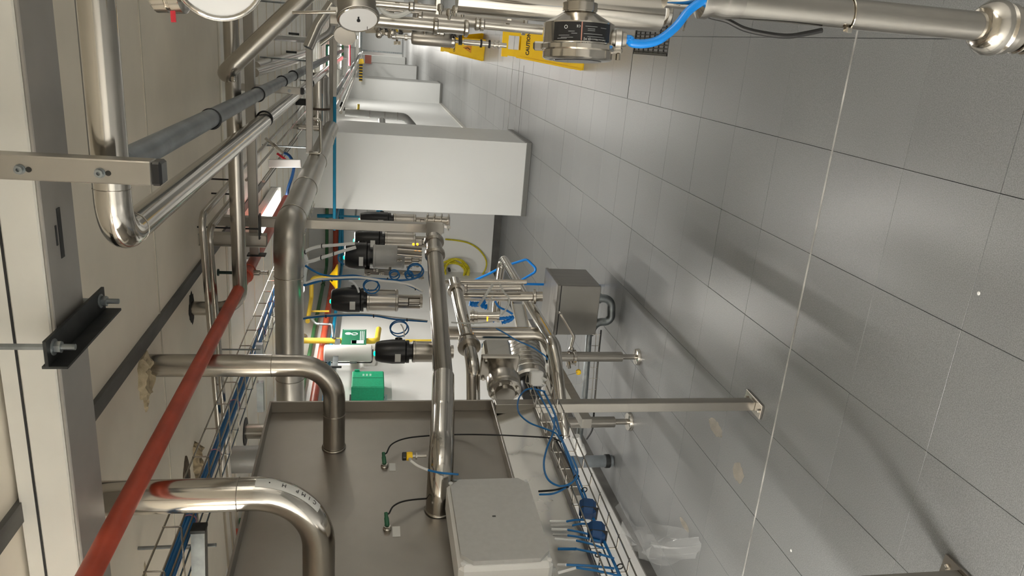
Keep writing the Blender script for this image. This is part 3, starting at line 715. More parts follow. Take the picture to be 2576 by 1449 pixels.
for i, (px, R) in enumerate((((1005, 828), .042), ((993, 693), .022), ((1046, 683), .036), ((1030, 694), .018), ((935, 722), .036))):
    q = at(px[0], px[1], D=3.5)
    bm = NB(); add_ring(bm, q, (.25, 1, 0), R, .0034, 30, 6); add_ring(bm, q + V(.006, .012, .004), (.32, 1, .1), R * .95, .0034, 30, 6)
    lb = ('coiled blue air tube above the nearest black valve', 'small blue tube coil under the grey valve body', 'larger blue tube coil touching the feed pipe', 'tiny blue tube coil between two larger coils', 'blue tube arch above the tagged steel actuator')[i]
    o = obj('tube_coil', bm, BLUEC, None, lb, 'air tube')
def bundle(label, pts, r, m_, D=3.5, name='cable_run', ties=()):
    t = thing(name, label, 'cable', at(*pts[0], D=D))
    P_ = [at(x, y, D=D + (.0 if len(p) < 3 else p[2])) for p in pts for x, y in [p[:2]]]
    obj('sleeve', cable(P_, r), m_, t)
    for k in ties:
        q = at(*k, D=D); obj('tie', ring(q, at(k[0] + 5, k[1], D=D) - q, r + .002, .0024, 12), BLACK, t)
    return t
bundle('upper overlit white sleeved cable bundle from the jacketed pipe to the valves', [(764, 636), (772, 630), (790, 623), (812, 619), (850, 616), (892, 612)], .0075, WHITEC, 3.5, ties=((768, 634), (810, 619)))
bundle('lower overlit white sleeved cable bundle with black ties', [(770, 660), (790, 655), (810, 648), (842, 638), (870, 629), (895, 622)], .0080, WHITEC, 3.5, ties=((808, 648), (840, 638)))
bundle('thick white sheathed bundle hanging just below the jacketed pipe', [(762, 640), (768, 652), (768, 664), (764, 690), (763, 716)], .014, WHITEC, 3.52)
bundle('blue cable sagging from the white bundle past the black valves', [(768, 668), (790, 682), (815, 692), (850, 695), (890, 693), (930, 700), (975, 703), (1010, 705), (1045, 700), (1058, 688)], .0050, BLUEC, 3.48, ties=((975, 703),))
bundle('blue and white cable run crossing in front of the yellow shower head', [(764, 718), (790, 711), (815, 704), (850, 702), (900, 700), (940, 702), (985, 708), (1020, 714), (1062, 732)], .0062, BLUEC, 3.45, ties=((812, 705), (835, 703), (1045, 725)))
bundle('white cable lying along the blue run above the tagged valve', [(768, 712), (800, 703), (850, 699), (905, 698), (960, 706), (1000, 710), (1035, 718), (1064, 733)], .0055, WHITEC, 3.44)
bundle('white lead arching down to the tagged valve head', [(878, 706), (888, 710), (898, 722), (903, 736)], .005, WHITEC, 3.5)
bundle('blue cable run crossing below the tagged steel actuator', [(763, 802), (800, 797), (850, 794), (900, 793), (945, 795), (985, 802), (1030, 806), (1075, 809)], .0042, BLUEC, 3.42, ties=((820, 796), (940, 795), (1024, 805)))
bundle('thin grey cable lying over the blue run below the tagged actuator', [(763, 798), (800, 793), (850, 790), (900, 789), (945, 792), (990, 798), (1040, 803), (1076, 807)], .0034, GREYP, 3.42)
bundle('thin blue loop on the small black valve in front of the blue pipe', [(895, 621), (868, 628), (852, 642), (853, 656), (866, 665)], .0035, BLUEC, 3.6)
bundle('white lead rising from the blue coil to the nearest valve head', [(1008, 815), (1014, 825), (1017, 840), (1016, 848)], .003, WHITEC, 3.35)
# lower pipework
def pipe(label, pts, r, bend, m_=STEEL, extra=(), name='steel_pipe', seg=20):
    t = thing(name, label, 'pipe', pts[0])
    obj('tube', tube(pts, r, bend, seg, 8), m_, t)
    for p, d, R in extra: obj('ferrule', lathe([(r * 1.02, -.010), (R, -.006), (R, .006), (r * 1.02, .010)], p, d, 24), STEEL, t)
    return t
B0, B1, B2 = at(1146, 722, Z=1.22), at(1180, 872, Z=1.20), at(1185, 1010, D=2.95)
dB = (B1 - B0).normalized()
pipe('polished pipe with flanges under the feed pipe ending in a downward bend', [B0 - dB * .05, B1, B1 + dB * .12, B1 + dB * .14 + V(-.32, .0, -.02)], .030, .09, POL, [(B1, dB, .052), (B1 - dB * .02, dB, .046), (B0 + dB * .03, dB, .044), (B0 + dB * .42, dB, .040)])
a, b = at(1120, 709, D=3.75), at(1325, 709, D=3.75)
pipe('thin upright stainless tube crossing in front of the blue loop handle', [a, b], .0125, 0)
a, b = at(1150, 722, D=3.95), at(1310, 722, D=3.95)
pipe('medium upright stainless tube just behind the thin one', [a, b], .021, 0, STEEL, [(at(1172, 722, D=3.95), b - a, .032)])
a, b = at(1160, 746, D=4.0), at(1365, 746, D=4.0)
pipe('thick upright stainless tube entering the steel control box', [a, b], .026, 0, STEEL, [(a, b - a, .036), (at(1345, 746, D=4.0), b - a, .04)])
c1, c2, c3 = at(1264, 650, D=5.0), V(-1.345, 3.25, .767), at(1420, 1100, D=3.6)
pipe('bent rail pipe with a sharp hairpin beside the blue loop handle', [at(1248, 790, D=5.0), at(1253, 720, D=5.0), V(-1.345, c1.y, c1.z), c2, at(1402, 930, D=3.58), c3], .028, .06, POL)
d0, d1 = at(1130, 838, D=3.95), at(1392, 840, D=3.95)
pipe('stout upright pipe turning forward in a wide elbow above the front foot', [d0, d1, d1 + V(-.34, -.24, -.01)], .036, .10, STEEL, name='drain_pipe')
t = thing('sampling_port', 'small clamped sampling port with amber ring on the polished flanged pipe', 'valve', at(1230, 800, D=3.5))
a, b = at(1183, 797, D=3.5), at(1250, 797, D=3.5); dd = b - a
obj('port_body', lathe([(.03, 0), (.03, .008), (.036, .010), (.036, .018), (.028, .02), (.028, .035), (.022, .036), (.022, dd.length), (.026, dd.length), (.026, dd.length + .012)], a, dd, 22), POL, t)
obj('amber_ring', ring(at(1226, 803, D=3.45), dd, .010, .003), ORNG, t)
for i, pts in enumerate(([(1240, 715), (1220, 745), (1203, 770)], [(1257, 715), (1268, 735), (1280, 750), (1278, 770), (1262, 792)], [(1240, 745), (1230, 760), (1227, 780)])):
    obj('clear_tube', cable([at(x, y, D=3.55) for x, y in pts], (.007, .0045, .0035)[i]), CLEAR, None, ('thick', 'curved', 'short thin')[i] + ' clear plastic tube hanging among the upright stainless tubes', 'hose')
# blue film and ties
def strip(pts, w0, D, lb):
    bm = NB(); P_ = smooth([at(x, y, D=D) for x, y in pts], 5)
    add_sweep(bm, P_, [w0 * (.5 + .5 * abs(math.sin(1.7 * i))) for i in range(len(P_))], 6)
    obj('blue_wrap', bm, BLUEB, None, lb, 'plastic wrap')
strip([(1180, 763), (1195, 766), (1208, 764), (1216, 758), (1214, 768), (1228, 774)], .018, 3.92, 'crumpled bright blue plastic wrap behind the sampling port')
strip([(1238, 808), (1255, 802), (1275, 800), (1290, 797), (1282, 806), (1262, 812)], .010, 3.55, 'bright blue cable wrap tied beneath the rail pipe')
strip([(1245, 757), (1253, 770), (1262, 776), (1273, 780), (1290, 790)], .007, 3.93, 'thin blue wrap strip between rail pipe and sampling port')
bundle('thin dark blue cable slanting from the blue wrap to the small white box', [(1248, 826), (1270, 838), (1300, 856), (1340, 874), (1372, 896), (1376, 905)], .0034, BLUEC, 3.4)
bundle('pale cable along the polished flanged pipe to the blue wrap', [(1135, 811), (1170, 813), (1210, 812), (1240, 808)], .004, CLEAR, 3.4)
# blue loop handle
lpz = [(1195, 705), (1232, 688), (1262, 672), (1325, 652), (1354, 680), (1300, 712)]
lq = at(1300, 714, D=5.27)
o = obj('loop_handle', tube([at(x, y, D=5.25) for x, y in lpz] + [lq, V(lq.x, lq.y, .004)], .0085, .03, 12), BLUEB, None, 'bright blue tubular loop handle sticking out behind the bent rail pipe', 'trolley handle')
# steel control box with trap underneath
t = thing('control_box', 'square brushed stainless control box on the far side of the pipework', 'box', (-1.5, 4.5, .4))
k0 = at(1404, 718, Y=4.38); k1 = at(1498, 843, Y=4.38)
obj('shell', span((k1.x, 4.38, k1.z), (k0.x, 4.75, k0.z - .022), .003), BOXM, t)
obj('lid', span((k1.x - .004, 4.375, k0.z - .022), (k0.x + .004, 4.755, k0.z), .003), BOXM, t)
obj('lid_gap', span((k1.x + .002, 4.377, k0.z - .026), (k0.x - .002, 4.748, k0.z - .021)), BLACK, t)
u0, u1 = at(1500, 752, Y=4.5), at(1500, 806, Y=4.5)
t = thing('trap_pipe', 'dark steel trap bend hanging below the control box', 'pipe', u0)
obj('bend', tube([u0 + V(.005, 0, .02), u0 + V(.005, 0, -.105), u1 + V(-.01, 0, -.105), u1 + V(-.01, 0, .0), u1 + V(-.10, -.0, .035)], .027, .064, 18, 8), GALV, t)
obj('collar', lathe([(.034, 0), (.034, .03), (.028, .032)], u0 + V(.005, 0, -.03), (0, 0, 1), 18), GALV, t)
a, b = at(1482, 835, Y=4.45), at(1452, 1140, Y=4.15)
pipe('dark waste pipe leading left from the trap to the wall outlet', [a, at(1470, 1000, Y=4.3), b], .021, .05, GALV, name='waste_pipe')
bundle('black cable drooping along the waste pipe behind the posts', [(1512, 830), (1505, 900), (1500, 960), (1494, 1040), (1490, 1080), (1475, 1105)], .006, BLACK, 4.75)
t = thing('small_wire_rack', 'narrow wire rack hanging beside the waste pipe', 'cable tray', at(1505, 900, D=4.6))
for x in (1500, 1509): obj('long_wire', tube([at(x, 838, D=4.6), at(x - 12, 1010, D=4.75)], .0022, 0, 6), STEEL, t)
for i in range(7):
    f = i / 6; obj('cross_wire', tube([at(1490 - 12 * f, 842 + 165 * f, D=4.6 + .15 * f), at(1510 - 12 * f, 842 + 165 * f, D=4.6 + .15 * f)], .0018, 0, 6), STEEL, t)
q_ = at(1488, 1010, D=4.75); obj('support_rod', tube([q_, V(q_.x, q_.y, .002)], .003, 0, 6), STEEL, t)
q = at(1452, 1120, Y=3.7)
t = thing('outlet_pipe', 'white plastic outlet with wide floor pipe near the wall skirting', 'pipe', q)
obj('riser', lathe([(.032, -.02), (.032, .04), (.026, .045), (.026, .12)], at(1462, 1135, Y=4.1), at(1448, 1095, Y=4.1) - at(1462, 1135, Y=4.1), 18), WHITEP, t)
a, b = at(1395, 1163, Y=4.2), at(1510, 1163, Y=4.2)
obj('floor_pipe', tube([(a.x, a.y, a.z), (a.x, a.y, .01)], .040, 0, 20), PVC, t); obj('dark_collar', lathe([(.046, 0), (.046, .03), (.041, .032)], (a.x, a.y, .03), (0, 0, 1), 20), DARK, t)
# feet of the skid
def leg(x, y, z1, R, label):
    t = thing('adjustable_leg', label, 'leg stand', (x, y, 0))
    obj('column', lathe([(R, .11), (R, z1)], (x, y, 0), (0, 0, 1), 22), BRUSH, t)
    obj('spindle', lathe([(R * .55, .02), (R * .55, .115)], (x, y, 0), (0, 0, 1), 14), STEEL, t)
    obj('foot_disc', lathe([(R * 1.75, 0), (R * 1.75, .006), (R * 1.6, .022), (R * .7, .028)], (x, y, 0), (0, 0, 1), 24), POL, t)
    return t
leg(-1.755, 4.02, .50, .030, 'front adjustable steel leg with round foot behind the cabinet post')
leg(-2.19, 4.0, .55, .034, 'rear adjustable steel leg with round foot nearer the wall skirting')
obj('collar_clamp', lathe([(.034, 0), (.042, .004), (.042, .020), (.034, .024)], (-1.755, 4.02, .40), (0, 0, 1), 20), STEEL, None, 'steel clamp collar on the front adjustable leg', 'clamp')
fr = thing('skid_frame', 'low stainless skid frame carrying the pump and pipework', 'frame', (-1.95, 3.9, .5))
for (p, q) in (((-2.3, 4.0, .56), (-1.70, 4.0, .56)), ((-1.76, 3.2, .56), (-1.76, 4.6, .56)), ((-2.2, 3.2, .56), (-2.2, 4.6, .56))): obj('beam', bar(p, q, .05, .05), BRUSH, fr)
t = thing('lever_valve', 'cranked stainless lever handle standing above the front leg', 'valve', at(1435, 880, D=4.5))
obj('handle', tube([at(1411, 790, D=4.5), at(1444, 846, D=4.5), at(1437, 872, D=4.5)], 0.0100, .02, 12), POL, t)
obj('hub', lathe([(.014, -.01), (.018, -.005), (.018, .01), (.012, .014)], at(1437, 876, D=4.5), at(1430, 895, D=4.5) - at(1437, 876, D=4.5), 14), STEEL, t)
obj('knob', lathe([(.009, 0), (.011, .004), (.009, .012)], at(1409, 788, D=4.5), at(1400, 775, D=4.5) - at(1409, 788, D=4.5), 12), POL, t)
obj('neck', tube([at(1432, 885, D=4.5), at(1428, 905, D=4.52), at(1432, 925, D=4.55)], .012, .02, 12), STEEL, t)
a, b = at(1424, 905, D=4.58), at(1470, 905, D=4.58)
obj('flange_body', lathe([(.045, 0), (.04, .008), (.03, .010), (.03, .05), (.038, .052), (.038, .06)], a, b - a, 20), STEEL, t)
q = at(1455, 936, D=4.5)
t = thing('hanging_tag', 'small yellow tag hanging on a thin wire beside the front leg', 'tag', q)
obj('disc', lathe([(.013, -.01), (.016, -.008), (.016, .008), (.013, .01)], q, (0, -1, .2), 14), YELB, t)
obj('wire', cable([at(1455, 905, D=4.56), at(1456, 925, D=4.52), q, at(1419, 948, D=4.4), at(1432, 962, D=4.4), at(1450, 968, D=4.4), at(1464, 962, D=4.4), at(1472, 945, D=4.4)], .002), GREYP, t)
# pump and motor
t = thing('lobe_pump', 'cast stainless pump head with round cover peeping over the cabinet rim', 'pump', at(1265, 950, D=3.3))
ax = V(.38, .925, 0).normalized()
pc = at(1270, 985, D=3.2)
obj('cover', lathe([(.066, 0), (.072, .004), (.072, .018), (.066, .020)], pc, ax, 30), STEEL, t)
obj('cover_boss', lathe([(.043, 0), (.043, .02), (.036, .024)], pc, -ax, 24), BRUSH, t)
obj('volute', lathe([(.066, .018), (.074, .026), (.074, .07), (.060, .09), (.056, .13)], pc, ax, 30), STEEL, t)
for k in range(8):
    an = k * PI / 4 + .3; A_, B_, _ = frame_for(ax)
    bm = NB(); add_hex(bm, pc + (A_ * math.cos(an) + B_ * math.sin(an)) * .058, -ax, .008, .010); obj('dome_nut', bm, POL, t)
obj('back_flange', bar(pc + ax * .13 + V(0, 0, .01), pc + ax * .155 + V(0, 0, .01), .17, .15, (0, 0, 1), .006), STEEL, t)
obj('gear_case', bar(pc + ax * .157 + V(0, 0, .012), pc + ax * .27 + V(0, 0, .012), .12, .11, (0, 0, 1), .012), LSHEET, t)
for k in (-.055, .055):
    bm = NB(); add_hex(bm, pc + ax * .13 + V(0, 0, .075) + ax.cross(V(0, 0, 1)) * k, -ax, .009, .012); obj('flange_bolt', bm, POL, t)
t = thing('electric_motor', 'ribbed silver electric motor lying behind the pump head', 'motor', at(1330, 930, D=3.6))
mc = at(1330, 962, D=3.95)
obj('barrel', lathe([(.085, 0), (.098, .01), (.098, .30), (.08, .32)], mc, ax, 30), LSHEET, t)
for k in range(8): obj('cooling_rib', ring(mc + ax * (.05 + .03 * k), ax, .099, .003, 28), LSHEET, t)
obj('shaft_cover', lathe([(.045, -.10), (.06, -.05), (.06, 0)], mc, ax, 20), BLACKP, t)
q = at(1349, 952, D=3.05)
t = thing('small_white_box', 'small white connector box from which the tray cables start', 'box', q)
obj('case', box(q, (.060, .045, .052), Matrix.Rotation(.3, 3, 'Z'), .004), WHITEP, t)
for k in (-.012, .012): obj('nipple', lathe([(.006, 0), (.006, .02)], q + V(k, -.02, -.02), (-.1, -.8, -.5), 10), WHITEP, t)
obj('blue_plate', bar(at(1212, 869, D=3.9), at(1284, 871, D=3.9), .045, .02, (0, 0, 1)) , mat('blue_plate', (.03, .16, .30), .3), None, 'flat blue plate behind the pump beneath the stout upright pipe', 'plate')
a, b = at(1300, 765, D=5.0), at(1328, 905, D=4.5)
t = thing('support_channel', 'bright folded steel channel sloping between the motor and control box', 'bracket', a)
obj('web', bar(a, b, .075, .004, (0, 0, 1)), WHITEP, t); obj('flange', bar(a + V(.02, 0, .038), b + V(.02, 0, .038), .004, .04, (0, 0, 1)), LSHEET, t); obj('flange', bar(a + V(.02, 0, -.038), b + V(.02, 0, -.038), .004, .04, (0, 0, 1)), LSHEET, t)
# plastic bag on the floor
rnd = random.Random(4); bm = NB(); c0 = at(1650, 1385, Z=.05); rows = []
for i in range(15):
    a = 2 * PI * i / 15 * 0
cn = [at(1540, 1330, Z=.03), at(1600, 1318, Z=.06), at(1690, 1330, Z=.08), at(1752, 1368, Z=.05), at(1740, 1400, Z=.03), at(1660, 1425, Z=.03), at(1590, 1420, Z=.03)]
ce_ = sum(cn, V(0, 0, 0)) / len(cn) + V(0, 0, .06)
def ringpts(f, z):
    out = []
    for i in range(len(cn)):
        for j in range(4):
            p = cn[i].lerp(cn[(i + 1) % len(cn)], j / 4); q = ce_.lerp(p, f)
            out.append(bm.verts.new((max(-2.74, q.x) + rnd.uniform(-.02, .02), q.y + rnd.uniform(-.02, .02), max(.006, p.z * f * .4 + z + rnd.uniform(-.022, .022)))))
    return out
R_ = [ringpts(1, .0), ringpts(.85, .05), ringpts(.6, .09), ringpts(.3, .10)]
for a, b in zip(R_, R_[1:]):
    for i in range(len(a)): bm.faces.new((a[i], a[(i + 1) % len(a)], b[(i + 1) % len(b)], b[i]))
bm.faces.new(R_[-1])
obj('plastic_bag', bm, FILM, None, 'crumpled clear plastic bag lying on the floor by the wall skirting', 'bag', sharp=80)
# ================================================================== LEFT BAY WALL
XW = XL
def wall_pipe(label, pts, r, m_, bend=.05, name='service_pipe', clips=()):
    t = thing(name, label, 'pipe', pts[0]); obj('tube', tube(pts, r, bend, 14), m_, t)
    for c_ in clips: obj('clip', ring(c_, (0, 1, 0), r + .002, .003, 16), DARK, t)
    return t
xr = XW + .07
zr = at(832, 610, Y=YB - .05).z; zg = at(820, 610, Y=YB - .05).z; zb = at(842, 610, Y=YB - .05).z
r_a, r_b = at(800, 960, X=xr), at(829, 760, X=xr)
wall_pipe('red painted pipe running along the left bay wall round the corner', [(-1.62, YB - .06, r_b.z), (xr, YB - .06, r_b.z), (xr, 3.75, r_b.z), (xr, 3.75, ZC - .01)], .032, RED, .1)
g_a = at(780, 915, X=XW + .05); g_b = at(812, 720, X=XW + .05)
wall_pipe('green painted pipe on the left bay wall above the red one', [(-1.62, YB - .05, g_b.z), (XW + .05, YB - .05, g_b.z), (XW + .05, 3.9, g_b.z), (XW + .05, 3.9, ZC - .01)], .019, GREEN, .1, clips=[(XW + .05, y, g_b.z) for y in (6.2, 7.3, 8.3)])
b_a = at(823, 950, X=XW + .06)
wall_pipe('blue painted pipe on the left bay wall below the red one', [(-1.62, YB - .06, b_a.z), (XW + .06, YB - .06, b_a.z), (XW + .06, 3.62, b_a.z), (XW + .06, 3.62, ZC - .01)], .018, BLUE, .08)
# blue air line crossing in front of the pillar
t = thing('blue_pipe', 'bright blue air pipe crossing level in front of the white pillar', 'pipe', (-1, 7.35, 1.985))
obj('tube', tube([(-.585, 7.35, 1.983), (-1.86, 7.35, 1.978), (-1.86, 8.95, 1.978), (-2.6, 8.97, 1.99)], .0155, .03, 14), BLUE, t)
obj('grey_rail', span((-.585, 7.335, 1.965), (.35, 7.37, 2.0), .002), BRUSH, t, 'plain steel end section')
pa, pb, pc_ = at(798, 543, Y=8.75), at(846, 543, Y=8.75), at(946, 543, Y=8.75)
t = thing('air_drop', 'blue air drop pipe with filter valve beside the pillar edge', 'pipe', pa)
obj('upper_tube', tube([pa, pb], .022, 0, 14), BLUE, t)
obj('drop_tube', tube([pb, V(pb.x, pb.y, pc_.z)], .012, 0, 12), BLUE, t)
q = at(938, 528, Y=8.75)
obj('wall_clip', bar(V(pb.x, pb.y, pb.z - .22), V(pb.x, YB, pb.z - .22), .02, .02), GALV, t)
obj('filter_body', lathe([(.026, 0), (.03, .01), (.03, .09), (.02, .10)], V(q.x, q.y, q.z - .03), (0, 0, 1), 16), GREYP, t)
obj('blue_bowl', lathe([(.02, 0), (.024, .01), (.024, .07)], V(q.x, q.y, q.z - .11), (0, 0, 1), 14), BLUE, t)
# emergency shower
hy, hx = 7.45, -2.39
hz = at(850, 700, X=hx).z
t = thing('safety_shower', 'yellow emergency shower with bell shaped head and wall pipe', 'shower', (hx, hy, hz))
obj('head', lathe([(.140, 0), (.142, .012), (.10, .03), (.055, .065), (.03, .085), (.028, .13)], (hx, hy, hz), (0, 0, 1), 30), YELB, t)
za = at(773, 770, X=-2.5).z
zy = za
obj('supply_arm', tube([(hx, hy, hz + .12), (hx, hy, zy), (-2.60, hy - .05, zy), (-2.665, 6.92, zy)], .021, .05, 14), YEL, t)
yv = at(800, 857, X=-2.66).y
zl = at(948, 857, X=-2.66).z
obj('wall_riser', tube([(-2.66, yv, zy + .02), (-2.66, yv, zl), (-2.66, yv + .30, zl - .02)], .026, .05, 14), YEL, t)
obj('valve_block', lathe([(.02, -.04), (.032, -.03), (.032, .03), (.02, .04)], (-2.66, yv + .06, zy), (0, 1, 0), 14), STEEL, t)
obj('side_branch', tube([at(778, 783, X=-2.66), at(828, 783, X=-2.66)], .010, 0, 10), YEL, t)
a = at(1020, 857, X=-2.72); b = at(1085, 857, X=-2.72)
obj('lower_riser', tube([a, b], .013, 0, 12), YEL, t)
t = thing('pull_bracket', 'grey tubular hose bracket bent across the coloured wall pipes', 'bracket', at(800, 815, X=-2.6))
obj('tube', tube([at(783, 800, X=-2.62), at(795, 815, X=-2.62), at(835, 816, X=-2.62), at(838, 850, X=-2.62)], .012, .03, 12), GALV, t)
for px in (805, 830): obj('band', ring(at(px, 815, X=-2.62), (0, 0, 1), .0135, .002, 14), BLACK, t)
q0, q1 = at(862, 828, X=-2.66), at(921, 870, X=-2.66)
def wall_rect(px0, px1, X, th, m_, name, parent=None, **k):
    a, b = at(px0[0], px0[1], X=X), at(px1[0], px1[1], X=X)
    lo = V(X - th, min(a.y, b.y), min(a.z, b.z)); hi = V(X, max(a.y, b.y), max(a.z, b.z))
    return obj(name, span(lo, hi), m_, parent, **k), lo, hi
t = thing('shower_sign', 'dark green safety sign with white pictograms on the wall above the white cylinder', 'sign', q0)
o, lo, hi = wall_rect((862, 828), (921, 870), -2.625, .006, GREENS, 'plate', t)
yc = (lo.y + hi.y) / 2; wy, wz = hi.y - lo.y, hi.z - lo.z; xs = -2.6245
def mark(name, y, z, sy, sz, m_=WINK, par=None): return obj(name, span((xs, y - sy / 2, z - sz / 2), (xs + .001, y + sy / 2, z + sz / 2)), m_, par or t)
obj('pictogram', lathe([(.028, 0), (.028, .0012)], (xs, yc + wy * .22, hi.z - wz * .25), (1, 0, 0), 16), WINK, t)
obj('pictogram', ring((xs, yc + wy * .2, hi.z - wz * .52), (1, 0, 0), .026, .004, 18), WINK, t)
for k in range(3): mark('text_line', yc + wy * .1, lo.z + wz * (.10 + .07 * k), wy * .55, .006)
for k in range(2): mark('arrow', yc - wy * .28, lo.z + wz * (.35 + .14 * k), wy * .18, wz * (.5, .2)[k])
for s in (-1, 1): mark('border', yc + s * wy * .46, (lo.z + hi.z) / 2, .005, wz * .9)
a, b = at(815, 888, X=-2.64), at(936, 888, X=-2.64)
t = thing('white_cylinder', 'white upright cylindrical heater between the green sign and green box', 'water heater', a)
obj('shell', lathe([(.06, 0), (.072, .008), (.072, (b - a).length - .008), (.06, (b - a).length)], (a.x, a.y, b.z), (0, 0, 1), 28), mat('pale_enamel', (.60, .59, .56), .45), t)
t = thing('wall_conduit', 'thin dark conduit with a lever tap below the white cylinder', 'pipe', at(850, 912, X=-2.76))
obj('conduit', tube([at(764, 912, X=-2.77), at(935, 912, X=-2.77), at(938, 880, X=-2.77)], .006, .02, 10), DARK, t)
obj('tap_body', lathe([(.012, 0), (.016, .01), (.016, .05), (.012, .06)], at(880, 911, X=-2.75), (0, 0, -1), 12), GALV, t)
obj('tap_lever', tube([at(864, 906, X=-2.72), at(870, 896, X=-2.72), at(896, 896, X=-2.72)], .006, .015, 10), DARK, t)
t = thing('wall_stay', 'flat grey stay bracket with a short foot beside the white cylinder', 'bracket', at(850, 890, X=-2.70))
a, b = at(850, 852, X=-2.64), at(850, 922, X=-2.64)
obj('stem', bar(a, V(a.x, b.y, a.z), .045, .01, (0, 0, 1)), GALV, t)
obj('foot', bar(V(a.x - .004, b.y, a.z - .055), V(a.x - .004, b.y, a.z + .055), .012, .02, (1, 0, 0)), DARK, t)
q = at(925, 960, X=-2.66)
t = thing('green_box', 'bright green first aid box fixed on the white bay wall', 'first aid box', q)
a, b = at(886, 933, X=-2.66), at(967, 973, X=-2.66)
obj('case', span((XW + .002, b.y, b.z), (-2.66, a.y, a.z), .008), GREENB, t)
obj('lid_seam', span((-2.6602, (a.y * .55 + b.y * .45) - .002, b.z + .006), (-2.6585, (a.y * .55 + b.y * .45) + .002, a.z - .006)), GREENS, t)
obj('latch', span((-2.66, a.y - .01, a.z - .06), (-2.65, a.y + .008, a.z - .02)), GREENB, t)
for k in range(3): obj('faint_mark', span((-2.66, a.y - .10, a.z - .10 - .028 * k), (-2.659, a.y - .06, a.z - .085 - .028 * k)), mat('pale_mark', (.35, .6, .48), .5), t)
t = thing('notice_plate', 'pale blue notice with four dark blocks under the green box', 'sign', at(930, 1000, X=-2.79))
o, lo, hi = wall_rect((884, 993), (975, 1010), -2.788, .01, mat('pale_blue_sheet', (.62, .72, .76), .5), 'sheet', t)
for k in range(4):
    z = hi.z - (hi.z - lo.z) * (.24 + .2 * k); obj('dark_block', span((-2.788, lo.y + (hi.y - lo.y) * .45, z - .022), (-2.787, lo.y + (hi.y - lo.y) * .75, z + .022)), INK, t)
obj('dark_edge', span((-2.79, lo.y, hi.z), (-2.785, hi.y, hi.z + .014)), INK, t)
# hose reel on the bay end wall
hy = YB - .02
hc = at(1150, 680, Y=hy - .06)
t = thing('hose_coil', 'loose yellow hose coil hung on the bay end wall with a trailing loop', 'hose', hc)
rnd = random.Random(2); pts = []
for i in range(8 * 9):
    a = 2 * PI * i / 14; R = .135 + .03 * math.sin(i * .37) + rnd.uniform(-.012, .012)
    pts.append(V(hc.x + R * 1.0 * math.cos(a), hc.y - .02 - .05 * (i % 14) / 14 + rnd.uniform(-.02, .02), hc.z + .04 + R * 1.15 * math.sin(a)))
obj('coil', cable(pts, .0115, 8, 3), YELH, t)
obj('trailing_loop', cable([at(1120, 602, Y=hy), at(1150, 605, Y=hy), at(1180, 612, Y=hy), at(1205, 628, Y=hy), at(1222, 652, Y=hy - .02), at(1222, 675, Y=hy - .04), at(1208, 697, Y=hy - .05), at(1190, 712, Y=hy - .05), at(1160, 715, Y=hy - .06)], .010), YELH, t)
obj('hook', bar((hc.x, hy - .10, hc.z + .10), (hc.x, YB, hc.z + .10), .03, .02), DARK, t)
# left overhead wire tray with blue cable bundle
t = thing('overhead_wire_tray', 'overhead wire mesh tray running along the left bay with a blue cable bundle', 'cable tray', (-1.5, 3.5, 2.17))
ZT2, xa_, xb_ = 2.175, -1.42, -1.64
for x, z in ((xa_, ZT2 + .045), (xa_, ZT2), (-1.49, ZT2), (-1.57, ZT2), (xb_, ZT2), (xb_, ZT2 + .045)):
    obj('long_wire', tube([(x, 1.75, z), (x, 7.5, z)], .0032, 0, 6), STEEL, t)
for i in range(29):
    y = 1.8 + i * .195
    obj('cross_wire', tube([(xa_ + .002, y, ZT2 + .048), (xa_ + .002, y, ZT2 - .004), (xb_ - .002, y, ZT2 - .004), (xb_ - .002, y, ZT2 + .048)], .0028, .006, 6, 2), STEEL, t)
t = thing('blue_cable_bundle', 'thick bundle of blue cables tied inside the overhead wire tray', 'cable', (-1.55, 3.5, 2.2))
rnd = random.Random(9)
for k in range(7):
    a = 2 * PI * k / 6; dx, dz = (0, 0) if k == 6 else (.0125 * math.cos(a), .0125 * math.sin(a))
    obj('cable', cable([(-1.545 + dx + rnd.uniform(-.003, .003) + .012 * math.sin(y * 1.3), y, 2.198 + dz) for y in [1.4 + .5 * i for i in range(13)]], .0066, 7, 4), BLUEC, t)
for k in range(9):
    y = 2.2 + .42 * k; obj('tie', ring((-1.545 + .012 * math.sin(y * 1.3), y, 2.198), (0, 1, 0), .0215, .0024, 16), mat('pink_tie', (.45, .22, .33), .5), t)
t = thing('strut_hanger', 'galvanised strut arm with threaded rod under the near end of the tray', 'bracket', (-1.55, 2.1, 2.13))
q = at(510, 1345, Z=2.14); q2 = at(505, 1449, Z=2.10)
obj('strut', bar(V(q.x + .02, q.y, 2.15), V(q.x - .32, q.y - .05, 2.15), .041, .041), GALV, t); obj('end_cap', bar(V(q.x + .03, q.y, 2.15), V(q.x + .019, q.y, 2.15), .044, .044), DARK, t)
q = at(520, 1372, Z=2.15); obj('threaded_rod', tube([(q.x, q.y, 2.12), (q.x, q.y, ZC)], .006, 0, 8), GALV, t)
t = thing('strut_hanger', 'short galvanised strut under the tray beside the jacketed pipe', 'bracket', at(655, 890, Z=2.12))
for px in ((653, 890), (655, 985)):
    q = at(px[0], px[1], Z=2.13); o_ = obj('strut', bar(V(q.x + .05, q.y, 2.13), V(q.x - .10, q.y, 2.13), .03, .03), GALV, t)
    q = at(480, px[1] + 5, Z=2.3); 
q = at(650, 905, Z=2.13); obj('tie_rod', tube([(q.x + .05, q.y, 2.12), (q.x + .05, q.y, ZC)], .004, 0, 8), GALV, t)
